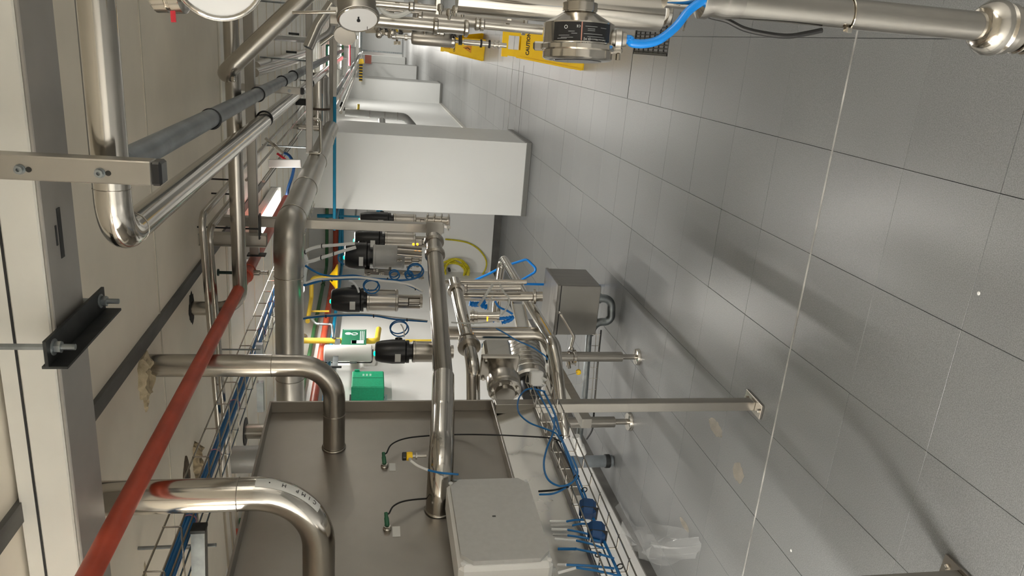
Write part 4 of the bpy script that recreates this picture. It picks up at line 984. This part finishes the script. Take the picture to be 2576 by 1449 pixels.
# grey services behind the cabinet top
q = at(640, 1155, X=-2.15)
t = thing('vent_pipe', 'wide grey vent pipe dropping from the ceiling behind the tray and cabinet', 'pipe', q)
obj('tube', tube([(q.x, q.y, 1.2), (q.x, q.y, ZC + .01)], .070, 0, 26), DUCT, t); obj('ceiling_ring', ring((q.x, q.y, ZC - .008), (0, 0, 1), .075, .010), DARK, t)
q = at(640, 1085, Z=2.30)
t = thing('flanged_stub', 'short grey pipe stub with dark ceiling flange behind the cabinet corner', 'pipe', q)
obj('tube', tube([(q.x, q.y, 1.9), (q.x, q.y, ZC)], .045, 0, 20), STEEL, t); obj('ceiling_flange', lathe([(.085, 0), (.085, .008)], (q.x, q.y, ZC - .012), (0, 0, 1), 26), DARK, t)
q = at(630, 760, Y=5.4)
t = thing('grey_hose', 'curved grey waste hose under the ceiling beside the red pipe', 'hose', q)
obj('hose', cable([at(622, 715, Y=5.4), at(636, 722, Y=5.4), at(633, 745, Y=5.4), at(640, 765, Y=5.4), at(660, 772, Y=5.4), at(676, 785, Y=5.4)], .020, 12), PVC, t)
obj('wall_block', box(at(645, 690, Y=5.4), (.10, .06, .06), None, .005), GALV, t)
for px in (680, 708): obj('stub', tube([at(640, px, Y=5.4), at(655, px, Y=5.4)], .008, 0, 8), GALV, t)
# thin conduits, air tap with hose
for k, (px, rr) in enumerate((((640, 392), .010), ((655, 412), .008), ((690, 420), .010))):
    q = at(px[0], px[1], Z=2.31)
    obj('thin_conduit', tube([(q.x, q.y - .55, 2.31), (q.x, 9.0, 2.31)], rr, 0, 10), STEEL, None, ('first', 'middle', 'last')[k] + ' of three thin conduits under the ceiling beside the bright steel pipe', 'pipe', 'thin conduits beside the steel pipe')
q = at(700, 378, D=4.0)
t = thing('air_tap', 'small steel air tap with red lever and blue hose under the conduits', 'valve', q)
obj('body', tube([at(668, 348, D=4.8), at(715, 386, D=4.8)], .010, 0, 12), POL, t); obj('nut', lathe([(.016, -.012), (.016, .012)], at(690, 366, D=4.8), at(715, 386, D=4.8) - at(668, 348, D=4.8), 6), POL, t)
obj('red_lever', bar(at(697, 386, D=4.77), at(719, 402, D=4.77), .014, .006), REDB, t, 'red lever')
obj('blue_hose', cable([at(712, 384, D=4.8), at(728, 392, D=4.8), at(739, 415, D=4.8), at(736, 440, D=4.8), at(725, 475, D=4.8), at(720, 510, D=4.85)], .010), BLUEN, t, 'dark blue hose')
q = at(715, 410, D=4.6)
obj('white_shelf_edge', bar(at(676, 411, D=4.6), at(758, 411, D=4.6), .05, .02, (1, 0, 0), .003), WHITEP, None, 'small white drop panel beneath the air tap', 'panel')
# ================================================================== PIPE RACK AND SERVICES FURTHER ALONG THE HALL
rack = t = thing('pipe_rack', 'square steel pipe rack rail hung crosswise under the grey and steel pipes', 'pipe rack', (-.4, 5.22, 2.06))
obj('rail', span((-.795, 5.195, 2.028), (.18, 5.245, 2.070), .003), BRUSH, t)
for x in (-.76, -.2, .14): obj('hanger_rod', tube([(x, 5.22, 2.07), (x, 5.22, ZC)], .006, 0, 8), GALV, t)
a = at(782, 300, D=5.0); b = at(770, 385, D=5.0)
obj('drop_loop', tube([V(a.x, a.y, 2.05), V(a.x, a.y, 1.98), V(b.x, b.y, 1.97), V(b.x, b.y, 2.05)], .012, .02, 12), POL, t)
t = thing('insulated_vessel', 'shiny horizontal steel vessel with a dark strap seen between the hall pipes', 'vessel', (-.67, 7.56, 2.145))
obj('shell', lathe([(.06, -.27), (.100, -.23), (.103, 0), (.100, .23), (.06, .27)], (-.66, 7.56, 2.145), (1, 0, 0), 30), POL, t)
obj('strap', ring((-.72, 7.56, 2.145), (1, 0, 0), .104, .011), mat('brown_strap', (.07, .045, .03), .5), t)
obj('saddle', span((-.70, 7.53, 2.24), (-.64, 7.59, ZC)), DARK, t)
t = thing('rack_rail', 'second crosswise rack rail beyond the shiny vessel', 'pipe rack', (-.3, 8.0, 2.06))
obj('rail', span((-.95, 8.0, 2.03), (.4, 8.05, 2.07), .003), BRUSH, t)
for x in (-.5, .3): obj('hanger_rod', tube([(x, 8.02, 2.06), (x, 8.02, ZC)], .006, 0, 8), GALV, t)
# bundle of hoses and small pipes running away
for k, (x, z, r, m_) in enumerate(((-.70, 1.975, .020, CLEAR), (-.76, 1.94, .016, STEEL), (-.64, 1.955, .014, STEEL), (-.60, 2.0, .022, PVC), (-.55, 1.93, .012, CLEAR))):
    obj('service_line', tube([(x, 7.6 + .1 * k, z), (x - .02, 26, z + .02)], r, 0, 12), m_, None, ('clear hose', 'slim steel tube', 'second slim steel tube', 'grey plastic tube', 'narrow clear hose')[k] + ' in the service bundle running away past the second pillar', 'pipe', 'service lines along the hall')
t = thing('service_clip', 'small black clip block on the hall service bundle', 'clip', at(857, 266, D=8.3))
obj('block', box(at(857, 262, D=8.3), (.05, .03, .05), None, .004), BLACK, t); obj('lug', box(at(862, 273, D=8.3), (.04, .03, .05), None, .004), BLACK, t)
# angled pipe descending at the right with elbow and strut
a, b = at(566, 184, D=2.66), at(800, -40, D=2.66)
t = thing('sloping_pipe', 'smooth stainless pipe sloping from a ceiling elbow up to the frame edge', 'pipe', a)
obj('tube', tube([V(a.x - .01, 3.028, a.z + .01), a, b], .0305, .05, 20, 9), STEEL, t)
for s in (0, 1):
    q = at(578, 196 + 4 * s, D=2.64); obj('clamp_bolt', lathe([(.008, 0), (.008, .012), (.005, .014)], q + V(0, 0, -.01), (0, -.6, -.8), 10), POL, t)
# far wall of pipes near the top of the frame
E_ = [
    ('bright elbow pipe among the upper hall pipes near the dial', [at(775, 120, D=4.2), at(800, 62, D=4.2), at(835, 10, D=4.2)], .030, .12, POL),
    ('grey pipe curving down behind the bright elbow pipe', [at(765, 100, D=4.6), at(800, 100, D=4.6), at(836, 78, D=4.6), at(838, 40, D=4.6)], .018, .08, DUCT),
    ('short bright steel pipe end below the curved grey pipe', [at(806, 112, D=4.6), at(838, 88, D=4.6)], .012, 0, POL),
    ('grey pipe running along the hall ceiling above the pipe rack', [at(640, 170, Z=2.30), at(770, 132, Z=2.30)], .035, 0, STEEL),
    ('pale pipe beside the hall ceiling pipe above the rack', [at(640, 183, Z=2.26), at(745, 152, Z=2.26)], .024, 0, STEEL),
]
for lb, pts, r, bd, m_ in E_:
    if 'curving' in lb: pts = [V(pts[0].x, pts[0].y, ZC)] + pts
    obj('hall_pipe', tube(pts, r, bd, 16), m_, None, lb, 'pipe')
t = rack
for px in ((726, 84), (720, 130)):
    q = at(px[0], px[1], D=4.4); obj('bolt', tube([q, q + V(0, 0, -.06)], .007, 0, 8), DARK, t)
# green framed lamps further off
t = thing('framed_lamp', 'green framed bright wall lamp panel high above the hall beyond the rails', 'lamp', (-.5, 11.0, 2.15))
a, b = at(829, 112, Y=11), at(829, 170, Y=11)
obj('frame', bar(V(a.x, 11, a.z), V(b.x, 11, a.z), .10, .03, (0, 0, 1), .01), mat('dark_green_frame', (.01, .10, .06), .4), t)
for k in range(2):
    x0 = a.x + (b.x - a.x) * (.08 + .5 * k); x1 = a.x + (b.x - a.x) * (.44 + .5 * k)
    obj('lit_pane', bar(V(x0, 10.98, a.z - .01), V(x1, 10.98, a.z - .01), .055, .02, (0, 0, 1), .006), mat('lit_pane', (1, 1, .97), .4, emit=5, ecol=(1, .98, .93)), t)
# wall mounted ducts behind the first pillar
Y_ = 9.75
t = thing('wall_duct', 'grey banded duct bending down the hall wall behind the first pillar', 'duct', at(950, 290, Y=Y_))
obj('main_duct', tube([at(868, 282, Y=Y_), at(935, 288, Y=Y_), at(1018, 294, Y=Y_), at(1040, 318, Y=Y_ + .05), at(1044, 352, Y=Y_ + .05)], .048, .10, 18), DUCT, t)
obj('branch_duct', tube([at(960, 292, Y=Y_), at(962, 352, Y=Y_ + .02)], .045, 0, 18), DUCT, t)
for px in ((930, 288), (968, 291), (1000, 293)): obj('duct_band', ring(at(px[0], px[1], Y=Y_), (0, 0, 1), .049, .003), STEEL, t)
obj('branch_collar', ring(at(962, 318, Y=Y_), (1, 0, .1), .047, .005), POL, t); obj('yellow_stub', tube([at(902, 262, Y=Y_), at(901, 275, Y=Y_)], .016, 0, 10), YEL, t)
# hazard bar, red boxes near the second pillar
t = thing('hazard_bar', 'yellow and black striped low headroom bar before the second pillar', 'barrier', (-.8, 18.1, 1.9))
a, b = at(908, 160, Y=18.1), at(908, 204, Y=18.1)
obj('bar', bar(a, V(b.x, b.y, a.z), .075, .03, (0, 0, 1)), mat('hazard_yellow', (.85, .55, .02), .4), t)
for k in range(6):
    x = a.x + (b.x - a.x) * (k + .5) / 6; obj('black_stripe', bar((x - .018, 18.08, a.z), (x + .018, 18.08, a.z), .078, .005, (0, 0, 1)), BLACKP, t)
obj('end_flag', prism([at(904, 148, Y=18.0), at(914, 148, Y=18.0), at(916, 160, Y=18.0), at(902, 160, Y=18.0)], (0, 1, 0), .01), mat('hazard_yellow', (.85, .55, .02)), t)
obj('red_cabinet', span(at(934, 160, Y=28.38), at(918, 138, Y=28.15)), mat('faded_red', (.50, .16, .12), .5), None, 'faded red cabinet on the third pillar above the pale walls', 'cabinet')
obj('red_case', span(at(958, 146, Y=43.99), at(934, 140, Y=43.7), .01), RED, None, 'small dark red case on the far grey wall', 'case')
for k, (px, ln, m_, lb) in enumerate((((880, 105), 60, REDB, 'thin bright red pipe end high in the far hall'), ((862, 100), 40, GREEN, 'short dark green pipe high in the far hall'), ((893, 120), 70, GREYP, 'pale grey pipe end high in the far hall'), ((869, 150), 40, WHITEC, 'white hose drum shape high in the far hall'))):
    a, b = at(px[0], px[1], Y=13 + k), at(px[0], px[1] + ln, Y=13 + k)
    obj('far_pipe', tube([V(a.x, a.y, ZC), a, V(b.x, b.y, a.z)], (.018, .022, .02, .05)[k], 0, 12), m_, None, lb, 'pipe')
# pale stainless doors closing the far end
t = thing('far_doors', 'pale grey double doors closing the far end of the hall', 'door', (.3, Y1 - .05, 1))
for k in (-1, 1): obj('leaf', span((.35 + k * .62 - .60, Y1 - .06, .02), (.35 + k * .62 + .60, Y1 - .02, 2.2)), mat('grey_door', (.58, .59, .59), .4), t)
obj('door_frame', span((-.95, Y1 - .03, .0), (1.65, Y1, 2.28)), GALV, t)
# ================================================================== FLOOR ITEMS ON THE RIGHT
t = thing('drain_grate', 'dark square drain grate set into the tiles', 'drain', ((DR[0] + DR[2]) / 2, (DR[1] + DR[3]) / 2, 0))
x0, y0, x1, y1 = DR
obj('pit', span((x0, y0, -.09), (x1, y1, -.04)), HOLE, t)
for (p, q) in (((x0, y0 + .006, -.006), (x1, y0 + .006, -.006)), ((x0, y1 - .006, -.006), (x1, y1 - .006, -.006))): obj('frame_bar', bar(p, q, .012, .014, (0, 0, 1)), DARK, t)
for x in (x0 + .006, x1 - .006): obj('frame_bar', bar((x, y0, -.006), (x, y1, -.006), .012, .014, (0, 0, 1)), DARK, t)
for k in range(6): y = y0 + (y1 - y0) * (k + 1) / 7; obj('cross_bar', bar((x0, y, -.008), (x1, y, -.008), .010, .012, (0, 0, 1)), DARK, t)
for k in range(19): x = x0 + (x1 - x0) * (k + 1) / 20; obj('grate_slat', bar((x, y0, -.010), (x, y1, -.010), .005, .016, (1, 0, 0)), DARK, t)
def wet_sign(p, rz, label, w0, w1, h, spread, text):
    t = thing('caution_sign', label, 'caution sign', p)
    M = Matrix.Rotation(rz, 3, 'Z'); P0 = Vector(p)
    for s in (-1, 1):
        def L(x, f, o=0): return P0 + M @ V(x, s * spread * (1 - f) + s * o, h * f)
        bm = NB(); nrm = M @ V(0, s * h, spread)
        n_ = nrm.normalized() * .012
        slot = w0 * .26
        for quad in ([(-w1 / 2, 0), (w1 / 2, 0), (w0 / 2 * 1.08, .78), (-w0 / 2 * 1.08, .78)],
                     [(-w0 / 2 * 1.08, .78), (-slot, .78), (-slot, .93), (-w0 / 2, .93)], [(slot, .78), (w0 / 2 * 1.08, .78), (w0 / 2, .93), (slot, .93)],
                     [(-w0 / 2 * 1.1, .93), (w0 / 2 * 1.1, .93), (w0 / 2 * 1.1, 1), (-w0 / 2 * 1.1, 1)]):
            add_quad_prism(bm, [L(x, f) for x, f in quad], n_, .012)
        side = obj('panel', bm, YELB, t)
        for k in (-1, 1):
            obj('edge_rib', bar(L(k * w1 / 2 * .98, .02) + n_, L(k * w0 / 2 * 1.06, .80) + n_, .012, .014, nrm), YELB, side)
        if s == -1:
            r_ = M @ V(1, 0, 0); u_ = (L(0, 1) - L(0, 0)).normalized()
            words('lettering', text, .038, L(0, .69) + n_ * 1.1, r_, u_, INK, side, bold=.0012)
            tri = [L(-.07, .30) + n_ * 1.05, L(.07, .30) + n_ * 1.05, L(0, .50) + n_ * 1.05]
            obj('warning_triangle', prism(tri, n_, .001), INK if s == 2 else mat('orange_print', (.75, .28, .01), .5), side)
            obj('slip_figure', tube([L(-.02, .33) + n_ * 1.2, L(.005, .38) + n_ * 1.2, L(-.01, .44) + n_ * 1.2], .006, 0, 6), INK, side)
        obj('foot', bar(L(-w1 / 2, .0, .002), L(-w1 / 2 + .05, .0, .002), .02, .02), YELB, side); obj('foot', bar(L(w1 / 2 - .05, .0, .002), L(w1 / 2, .0, .002), .02, .02), YELB, side)
    obj('spreader', bar(P0 + M @ V(w0 * .3, -spread * .5, h * .5), P0 + M @ V(w0 * .3, spread * .5, h * .5), .012, .006), BLACKP, t)
    return t
wet_sign((.022, 6.13, 0), .0, 'nearer yellow folding caution sign behind the instrument head', .20, .33, .64, .135, 'CAUTION')
wet_sign((-.06, 11.75, 0), -.30, 'farther yellow folding caution sign standing on the grey tiles', .20, .32, .64, .14, 'CAUTION')
# ================================================================== RIGHT HAND MANIFOLD
t = thing('manifold_pipe', 'near upright stainless pipe with a union nut at the right hand side', 'pipe', (.09, 1.26, .9))
a, b = at(1770, 20, D=1.30), at(2486, 69, D=1.30)
a = V(b.x - .000, b.y + .02, a.z); dz = (b - a)
obj('tube', tube([a, b], .0245, 0, 26), POL, t)
obj('reducer', lathe([(.018, -.10), (.018, -.045), (.030, -.04), (.030, -.028), (.026, -.02), (.0275, 0), (.0245, .03)], a, dz, 26), POL, t)
obj('union_nut', lathe([(.030, -.02), (.036, -.016), (.046, -.002), (.047, .012), (.040, .02), (.043, .024), (.043, .034), (.036, .038)], b, dz, 32), POL, t)
obj('lower_sleeve', lathe([(.036, .034), (.038, .05), (.034, .056), (.034, .20)], b, dz, 30), STEEL, t)
for q in (.06, .075): obj('socket_step', ring(b + dz.normalized() * q, dz, .037, .003), POL, t)
obj('steel_strap', ring(a.lerp(b, .46), dz + V(.05, -.06, 0), .0265, .0016, 36), POL, t)
q = a.lerp(b, .46) + V(-.026, -.012, .004); obj('strap_buckle', box(q, (.010, .012, .012), None, .002), POL, t)
bundle('black cable tied against the near upright pipe', [(1762, 30), (1790, 42), (1830, 52), (1870, 72), (1920, 84), (1980, 91), (2030, 84), (2068, 76)], .0042, BLACK, 1.26)
# instrument head
ax0, ax1 = at(1459, 22, D=1.20), at(1451, 158, D=1.219)
AX = (ax1 - ax0).normalized(); A0 = at(1457, 55, D=1.205)
t = thing('instrument_head', 'polished round instrument head with black type plate and blue cable', 'transmitter', A0)
RI = .0570
obj('housing', lathe([(.026, -.020), (.026, -.014), (.034, -.009), (.052, .001), (RI, .004), (RI, .034), (.058, .036)], A0, AX, 40), POL, t)
lidp = A0 + AX * .036
obj('cover', lathe([(.0595, 0), (.0615, .0015), (.0615, .008), (.058, .0095), (.0565, .010), (.0565, .021), (.053, .0235), (.040, .0245)], lidp, AX, 40), POL, t)
obj('glass', lathe([(.040, .0245), (.039, .0255)], lidp, AX, 30), mat('dark_glass', (.02, .02, .022), .08), t)
upv = V(0, 0, 1); upv = (upv - AX * upv.dot(AX)).normalized()       # towards -frame x
toward = (EYE - A0); toward = (toward - AX * toward.dot(AX)).normalized()
sidev = AX.cross(toward).normalized()
if sidev.z < 0: sidev = -sidev
def shellpatch(a0, a1, h0, h1, R, n=16):
    bm = NB(); rows = []
    for i in range(n + 1):
        a = math.radians(a0 + (a1 - a0) * i / n); e = toward * math.cos(a) + sidev * math.sin(a)
        rows.append((bm.verts.new(A0 + AX * h0 + e * R), bm.verts.new(A0 + AX * h1 + e * R)))
    for p, q in zip(rows, rows[1:]): bm.faces.new((p[0], p[1], q[1], q[0]))
    return bm
pl = obj('type_plate', shellpatch(-58, 42, .006, .0335, RI + .0005), BLACKP, t, 'black printed type plate')
obj('copper_line', shellpatch(-5.5, -4.0, .006, .0335, RI + .0008, 2), mat('copper_line', (.45, .20, .15), .4), pl)
def on(a, h, s_, size, m_=WINK, align='CENTER'):
    an = math.radians(a); e = toward * math.cos(an) + sidev * math.sin(an); tg = -toward * math.sin(an) + sidev * math.cos(an)
    words('print', s_, size, A0 + AX * h + e * (RI + .0010), tg, e.cross(tg), m_, pl, align, .00015)
def upr(): return None
for i, ch in enumerate('Endress+Hauser'): on(-46 + i * 2.05, .0312, ch, .0030)
for i, ch in enumerate('EH'): on(-16 + i * 4.0, .0312, ch, .0040)
obj('logo_frame', shellpatch(-18.5, -17.9, .0288, .0335, RI + .0009, 1), WINK, pl); obj('logo_frame', shellpatch(-9.4, -8.8, .0288, .0335, RI + .0009, 1), WINK, pl)
on(-1, .0125, 'C', .0048); on(2.2, .0125, 'E', .0048)
obj('approval_mark', ring(A0 + AX * .014 + (toward * math.cos(math.radians(20)) + sidev * math.sin(math.radians(20))) * (RI + .001), toward * math.cos(math.radians(20)) + sidev * math.sin(math.radians(20)), .0024, .0003, 16), WINK, pl)
for k, (a0, a1, h) in enumerate(((6, 16, .020), (2, 11, .023), (14, 32, .026), (8, 28, .029), (18, 34, .0305), (-30, -10, .012), (-26, -14, .0155), (-26, -14, .018), (-48, -36, .013), (-40, -8, .023), (-44, -14, .027))):
    obj('print_line', shellpatch(a0, a1, h, h + .0008, RI + .0008, 5), mat('grey_ink', (.25, .26, .26), .5), pl)
gd = -sidev; g0 = A0 + AX * .025 + gd * (RI - .004) + toward * .004
obj('cable_gland', lathe([(.013, 0), (.013, .006), (.0155, .007), (.0155, .016), (.012, .018), (.0105, .024)], g0, gd, 18), BRUSH, t)
lg = lidp + sidev * .058 + toward * .008
obj('cover_lug', bar(lg - sidev * .008 + AX * .004, lg + sidev * .014 + AX * .004, .014, .012, AX, .003), POL, t)
obj('cover_lug', bar(lidp - sidev * .052 + AX * .006, lidp - sidev * .073 + AX * .006, .010, .010, AX, .003), POL, t)
obj('lock_screw', lathe([(.004, 0), (.004, .01)], lidp - sidev * .066 + AX * .011, AX, 8), STEEL, t)
obj('neck_socket', lathe([(.022, -.055), (.022, -.03), (.028, -.028), (.028, -.016)], A0, AX, 20), STEEL, t)
g1 = g0 + gd * .024
bp = [g1 - gd * .004, g1 + gd * .006] + [at(x, y, D=1.20) for x, y in ((1590, 108), (1620, 110), (1652, 103), (1680, 85), (1705, 62), (1728, 32), (1752, 12), (1790, -12))]
obj('signal_cable', cable(bp, .0070, 12), BLUEB, None, 'thick bright blue cable curving from the instrument head over the near pipe', 'cable')
for i, (x, y) in enumerate(((1708, 45), (1722, 66))):
    obj('steel_tie', tube([at(x + 5, y - 14, D=1.21), at(x - 3, y + 12, D=1.21)], .0014, 0, 6), POL, None, ('upper', 'lower')[i] + ' thin steel tie end beside the bright blue cable', 'cable tie')
# gauges
def dial(label, c, n, R, depth, rod=True, pointer=True):
    t = thing('dial_gauge', label, 'gauge', c); c = Vector(c); n = Vector(n).normalized()
    obj('case', lathe([(R * .5, -depth), (R * .98, -depth), (R * 1.02, -depth * .9), (R * 1.02, -.006), (R * 1.12, -.005), (R * 1.12, .003), (R * 1.02, .006)], c, n, 40), BRUSH, t)
    obj('face', lathe([(R * .985, .0065), (R * .98, .0072)], c, n, 40), DIAL, t)
    obj('bezel', ring(c + n * .006, n, R * 1.03, R * .06, 40), POL, t)
    if pointer:
        A_ = V(0, 0, 1); A_ = (A_ - n * A_.z).normalized(); B_ = n.cross(A_)
        obj('pointer', bar(c + n * .009 + B_ * R * .18, c + n * .009 - B_ * R * .45, .0012, R * .08, n), INK, t)
        obj('hub', lathe([(R * .09, .007), (R * .09, .011)], c, n, 14), INK, t)
        obj('scale_mark', bar(c + n * .0085 - A_ * R * .62 + B_ * R * .2, c + n * .0085 - A_ * R * .62 - B_ * R * .15, .001, R * .03, n), INK, t)
    return t
gc = at(901, 44, D=1.9)
g_ = dial('white faced dial gauge turned towards the hall with a slender rod above it', gc, (-.80, -.55, -.12), .048, .05)
ra, rb = at(736, 32, D=1.93), at(845, 30, D=1.93)
obj('sensor_rod', tube([ra, V(rb.x, rb.y, rb.z)], .0042, 0, 12), POL, g_)
obj('mount_bracket', bar(at(841, 20, D=1.95), at(841, 62, D=1.95), .02, .015), BRUSH, g_)
obj('mount_disc', lathe([(.030, 0), (.030, .006)], at(868, 88, D=2.1), (-.5, -.8, 0), 24), BRUSH, g_)
wd = at(548, -68, D=.86)
g2 = dial('big blank white dial cut by the frame edge beside a red tag', wd, EYE - wd + V(-.10, -.02, 0), .047, .035, pointer=False)
hb0, hb1 = at(385, 5, D=.90), at(470, -30, D=.9)
t = thing('gauge_coupling', 'short knurled steel coupling with red tag beside the blank white dial', 'fitting', hb0)
obj('coupling', lathe([(.018, 0), (.021, .003), (.021, .018), (.019, .019), (.019, .022), (.022, .024), (.022, .036), (.016, .04)], at(386, -14, D=.9), at(470, -14, D=.9) - at(386, -14, D=.9), 26), POL, t)
obj('red_tag', bar(at(435, 28, D=.88), at(437, 55, D=.88), .0055, .003, (0, 0, 1)), REDB, t, 'red tag')
# pipes and cylinders of the manifold
def vpipe(label, x0, x1, y, D, r, m_=POL, name='manifold_pipe', fl=()):
    a, b = at(x0, y, D=D), at(x1, y, D=D); b = V(a.x, a.y, b.z)
    t = thing(name, label, 'pipe', a); obj('tube', tube([a, b], r, 0, 24), m_, t)
    for f in fl: obj('ferrule', lathe([(r, -.008), (r * 1.35, -.004), (r * 1.35, .004), (r, .008)], a.lerp(b, f), b - a, 22), POL, t)
    return t
vpipe('stout polished upright pipe along the frame edge above the instrument head', 1150, 1700, -10, 1.5, .034, POL)
vpipe('dull steel upright cylinder behind the stout polished pipe', 1050, 1335, 36, 2.35, .026, BRUSH, fl=(.02, .98))
vpipe('bright upright pipe left of the dull cylinder with end clamps', 905, 1182, 48, 2.2, .019, POL, fl=(.99, .7))
vpipe('slim upright pipe continuing below the clamped bright pipe', 1195, 1372, 60, 2.3, .015, POL, fl=(.03, .1))
vpipe('thin bright tube along the upper edge beside the white dial', 940, 1100, 8, 2.0, .010, POL, fl=(.6,))
vpipe('white coated upright pipe near the drain grate', 1590, 1690, 24, 1.7, .020, WHITEP, fl=(.95,))
vpipe('slender tube parallel to the thin bright tube', 960, 1060, 22, 2.3, .006, STEEL)
vpipe('short polished stub beside the drain grate', 1490, 1545, 36, 1.6, .022, POL)
t = thing('filter_cylinder', 'dull steel filter cylinder with fittings hanging in front of the far caution sign', 'filter', at(1090, 97, D=2.6))
a, b = at(1040, 95, D=2.6), at(1140, 99, D=2.6); b = V(a.x, a.y, b.z); dd = b - a; L = dd.length
obj('barrel', lathe([(.008, -.008), (.020, -.006), (.023, 0), (.023, L), (.020, L + .006), (.008, L + .007)], a, dd, 26), BRUSH, t)
obj('end_cap', lathe([(.0235, L - .004), (.0245, L), (.0245, L + .006), (.02, L + .009)], a, dd, 26), STEEL, t)
obj('rod', tube([b, V(a.x, a.y, at(1190, 100, D=2.6).z)], .006, 0, 12), POL, t)
obj('lower_rod', tube([V(a.x, a.y, at(1170, 100, D=2.6).z), V(a.x, a.y, at(1225, 100, D=2.6).z)], .010, 0, 14), POL, t)
for x in (1215, 1237, 1250, 1262): obj('bellows_ring', lathe([(.008, -.004), (.014, -.003), (.014, .003), (.008, .004)], V(a.x, a.y, at(x, 100, D=2.6).z), dd, 18), (STEEL, BLACK, POL, BLACK)[x % 4], t)
obj('tip', tube([V(a.x, a.y, at(1220, 100, D=2.6).z), V(a.x, a.y, at(1282, 100, D=2.6).z)], .0085, 0, 12), POL, t)
obj('cross_handle', bar(at(1158, 90, D=2.58), at(1158, 112, D=2.58), .012, .012), BLACKP, t)
obj('upper_stem', lathe([(.006, 0), (.006, .02), (.012, .021), (.012, .03), (.007, .031), (.007, .06), (.011, .062), (.011, .075)], a, -dd, 16), POL, t)
bundle('short blue air tube rising from the filter cylinder handle', [(1160, 88), (1166, 78), (1168, 66)], .004, BLUEB, 2.58)
bundle('yellow earth lead among the small valves beside the dial', [(992, 42), (994, 52), (996, 68), (1000, 80)], .003, YEL, 2.6)
bundle('milky hose arching between the thin tubes beside the dial', [(955, 14), (966, 30), (985, 39), (1008, 38), (1028, 28), (1040, 20)], .0075, CLEAR, 2.2)
bundle('grey hose arching over the dull steel cylinder', [(1215, 18), (1235, 26), (1258, 27), (1280, 18)], .006, GREYP, 2.2)
t = thing('valve_block', 'cluster of small chrome valves and screws between the dial and filter cylinder', 'valve', at(1000, 75, D=2.6))
rnd = random.Random(11)
for i in range(34):
    x, y = rnd.uniform(945, 1160), rnd.uniform(62, 84)
    if i < 8: x, y = rnd.uniform(948, 1000), rnd.uniform(38, 92)
    q = at(x, y, D=2.62 + rnd.uniform(-.06, .10)); r = rnd.uniform(.006, .012)
    obj('fitting', lathe([(r * .6, -.02), (r, -.016), (r, -.004), (r * .7, -.002), (r * .7, .006), (r * 1.1, .008), (r * 1.1, .016), (r * .5, .02)], q, ((0, 0, 1), (1, 0, 0), (-.5, -.8, 0))[i % 3], 12), (POL, POL, STEEL, BLACKP)[i % 4], t)
obj('rail', bar(at(920, 76, D=2.66), at(1150, 74, D=2.66), .02, .02), STEEL, t)
t = thing('wing_valve', 'tiny wing nut valve hanging below the chrome valve cluster', 'valve', at(999, 105, D=2.7))
obj('stem', tube([at(998, 90, D=2.7), at(999, 112, D=2.7)], .004, 0, 10), POL, t); obj('wing', bar(at(991, 108, D=2.7), at(1007, 108, D=2.7), .012, .006), POL, t)
for i, (x, y) in enumerate(((1108, 22), (1145, 26), (1164, 28), (1130, 34), (1205, 22), (1228, 22))):
    q = at(x, y, D=2.0); obj('chrome_plug', lathe([(.006, -.012), (.009, -.008), (.009, .004), (.005, .008), (.004, .016)], q, (-1, -.2, 0), 12), POL, None, ('first', 'second', 'third', 'fourth', 'fifth', 'last')[i] + ' of the chrome plugs along the polished frame edge pipe counted from the dial', 'plug', 'chrome plugs on the manifold')
t = thing('bracket_arm', 'dark bracket arm and clips behind the instrument head beside the drain grate', 'bracket', at(1555, 60, D=1.9))
obj('arm', bar(at(1520, 58, D=1.9), at(1560, 70, D=1.9), .012, .014), GALV, t); obj('clip', ring(at(1548, 45, D=1.9), (0, 0, 1), .016, .004, 18), POL, t); obj('block', box(at(1575, 52, D=2.0), (.02, .03, .025), None, .003), DARK, t)

# frame at the outer side that carries the manifold pipes
t = thing('support_stand', 'square steel upright at the outer edge carrying the manifold pipes', 'stand', (.62, 2.2, 0))
obj('upright', bar((.62, 2.2, .01), (.62, 2.2, ZC - .005), .05, .05, (1, 0, 0)), BRUSH, t); obj('foot_plate', box((.62, 2.2, .006), (.14, .14, .01)), STEEL, t)
for px, D in (((1180, 36), 2.35), ((1100, 46), 2.2), ((1280, 60), 2.3), ((1000, 8), 2.0), ((1090, 90), 2.6), ((1556, 58), 1.9), ((1640, 20), 1.7), ((1400, -12), 1.5), ((1520, 34), 1.6), ((1040, 74), 2.66)):
    q = at(px[0], px[1], D=D); obj('carrier_arm', bar(q + V(.012, 0, 0), V(.62, 2.2, q.z), .012, .012), STEEL, t)
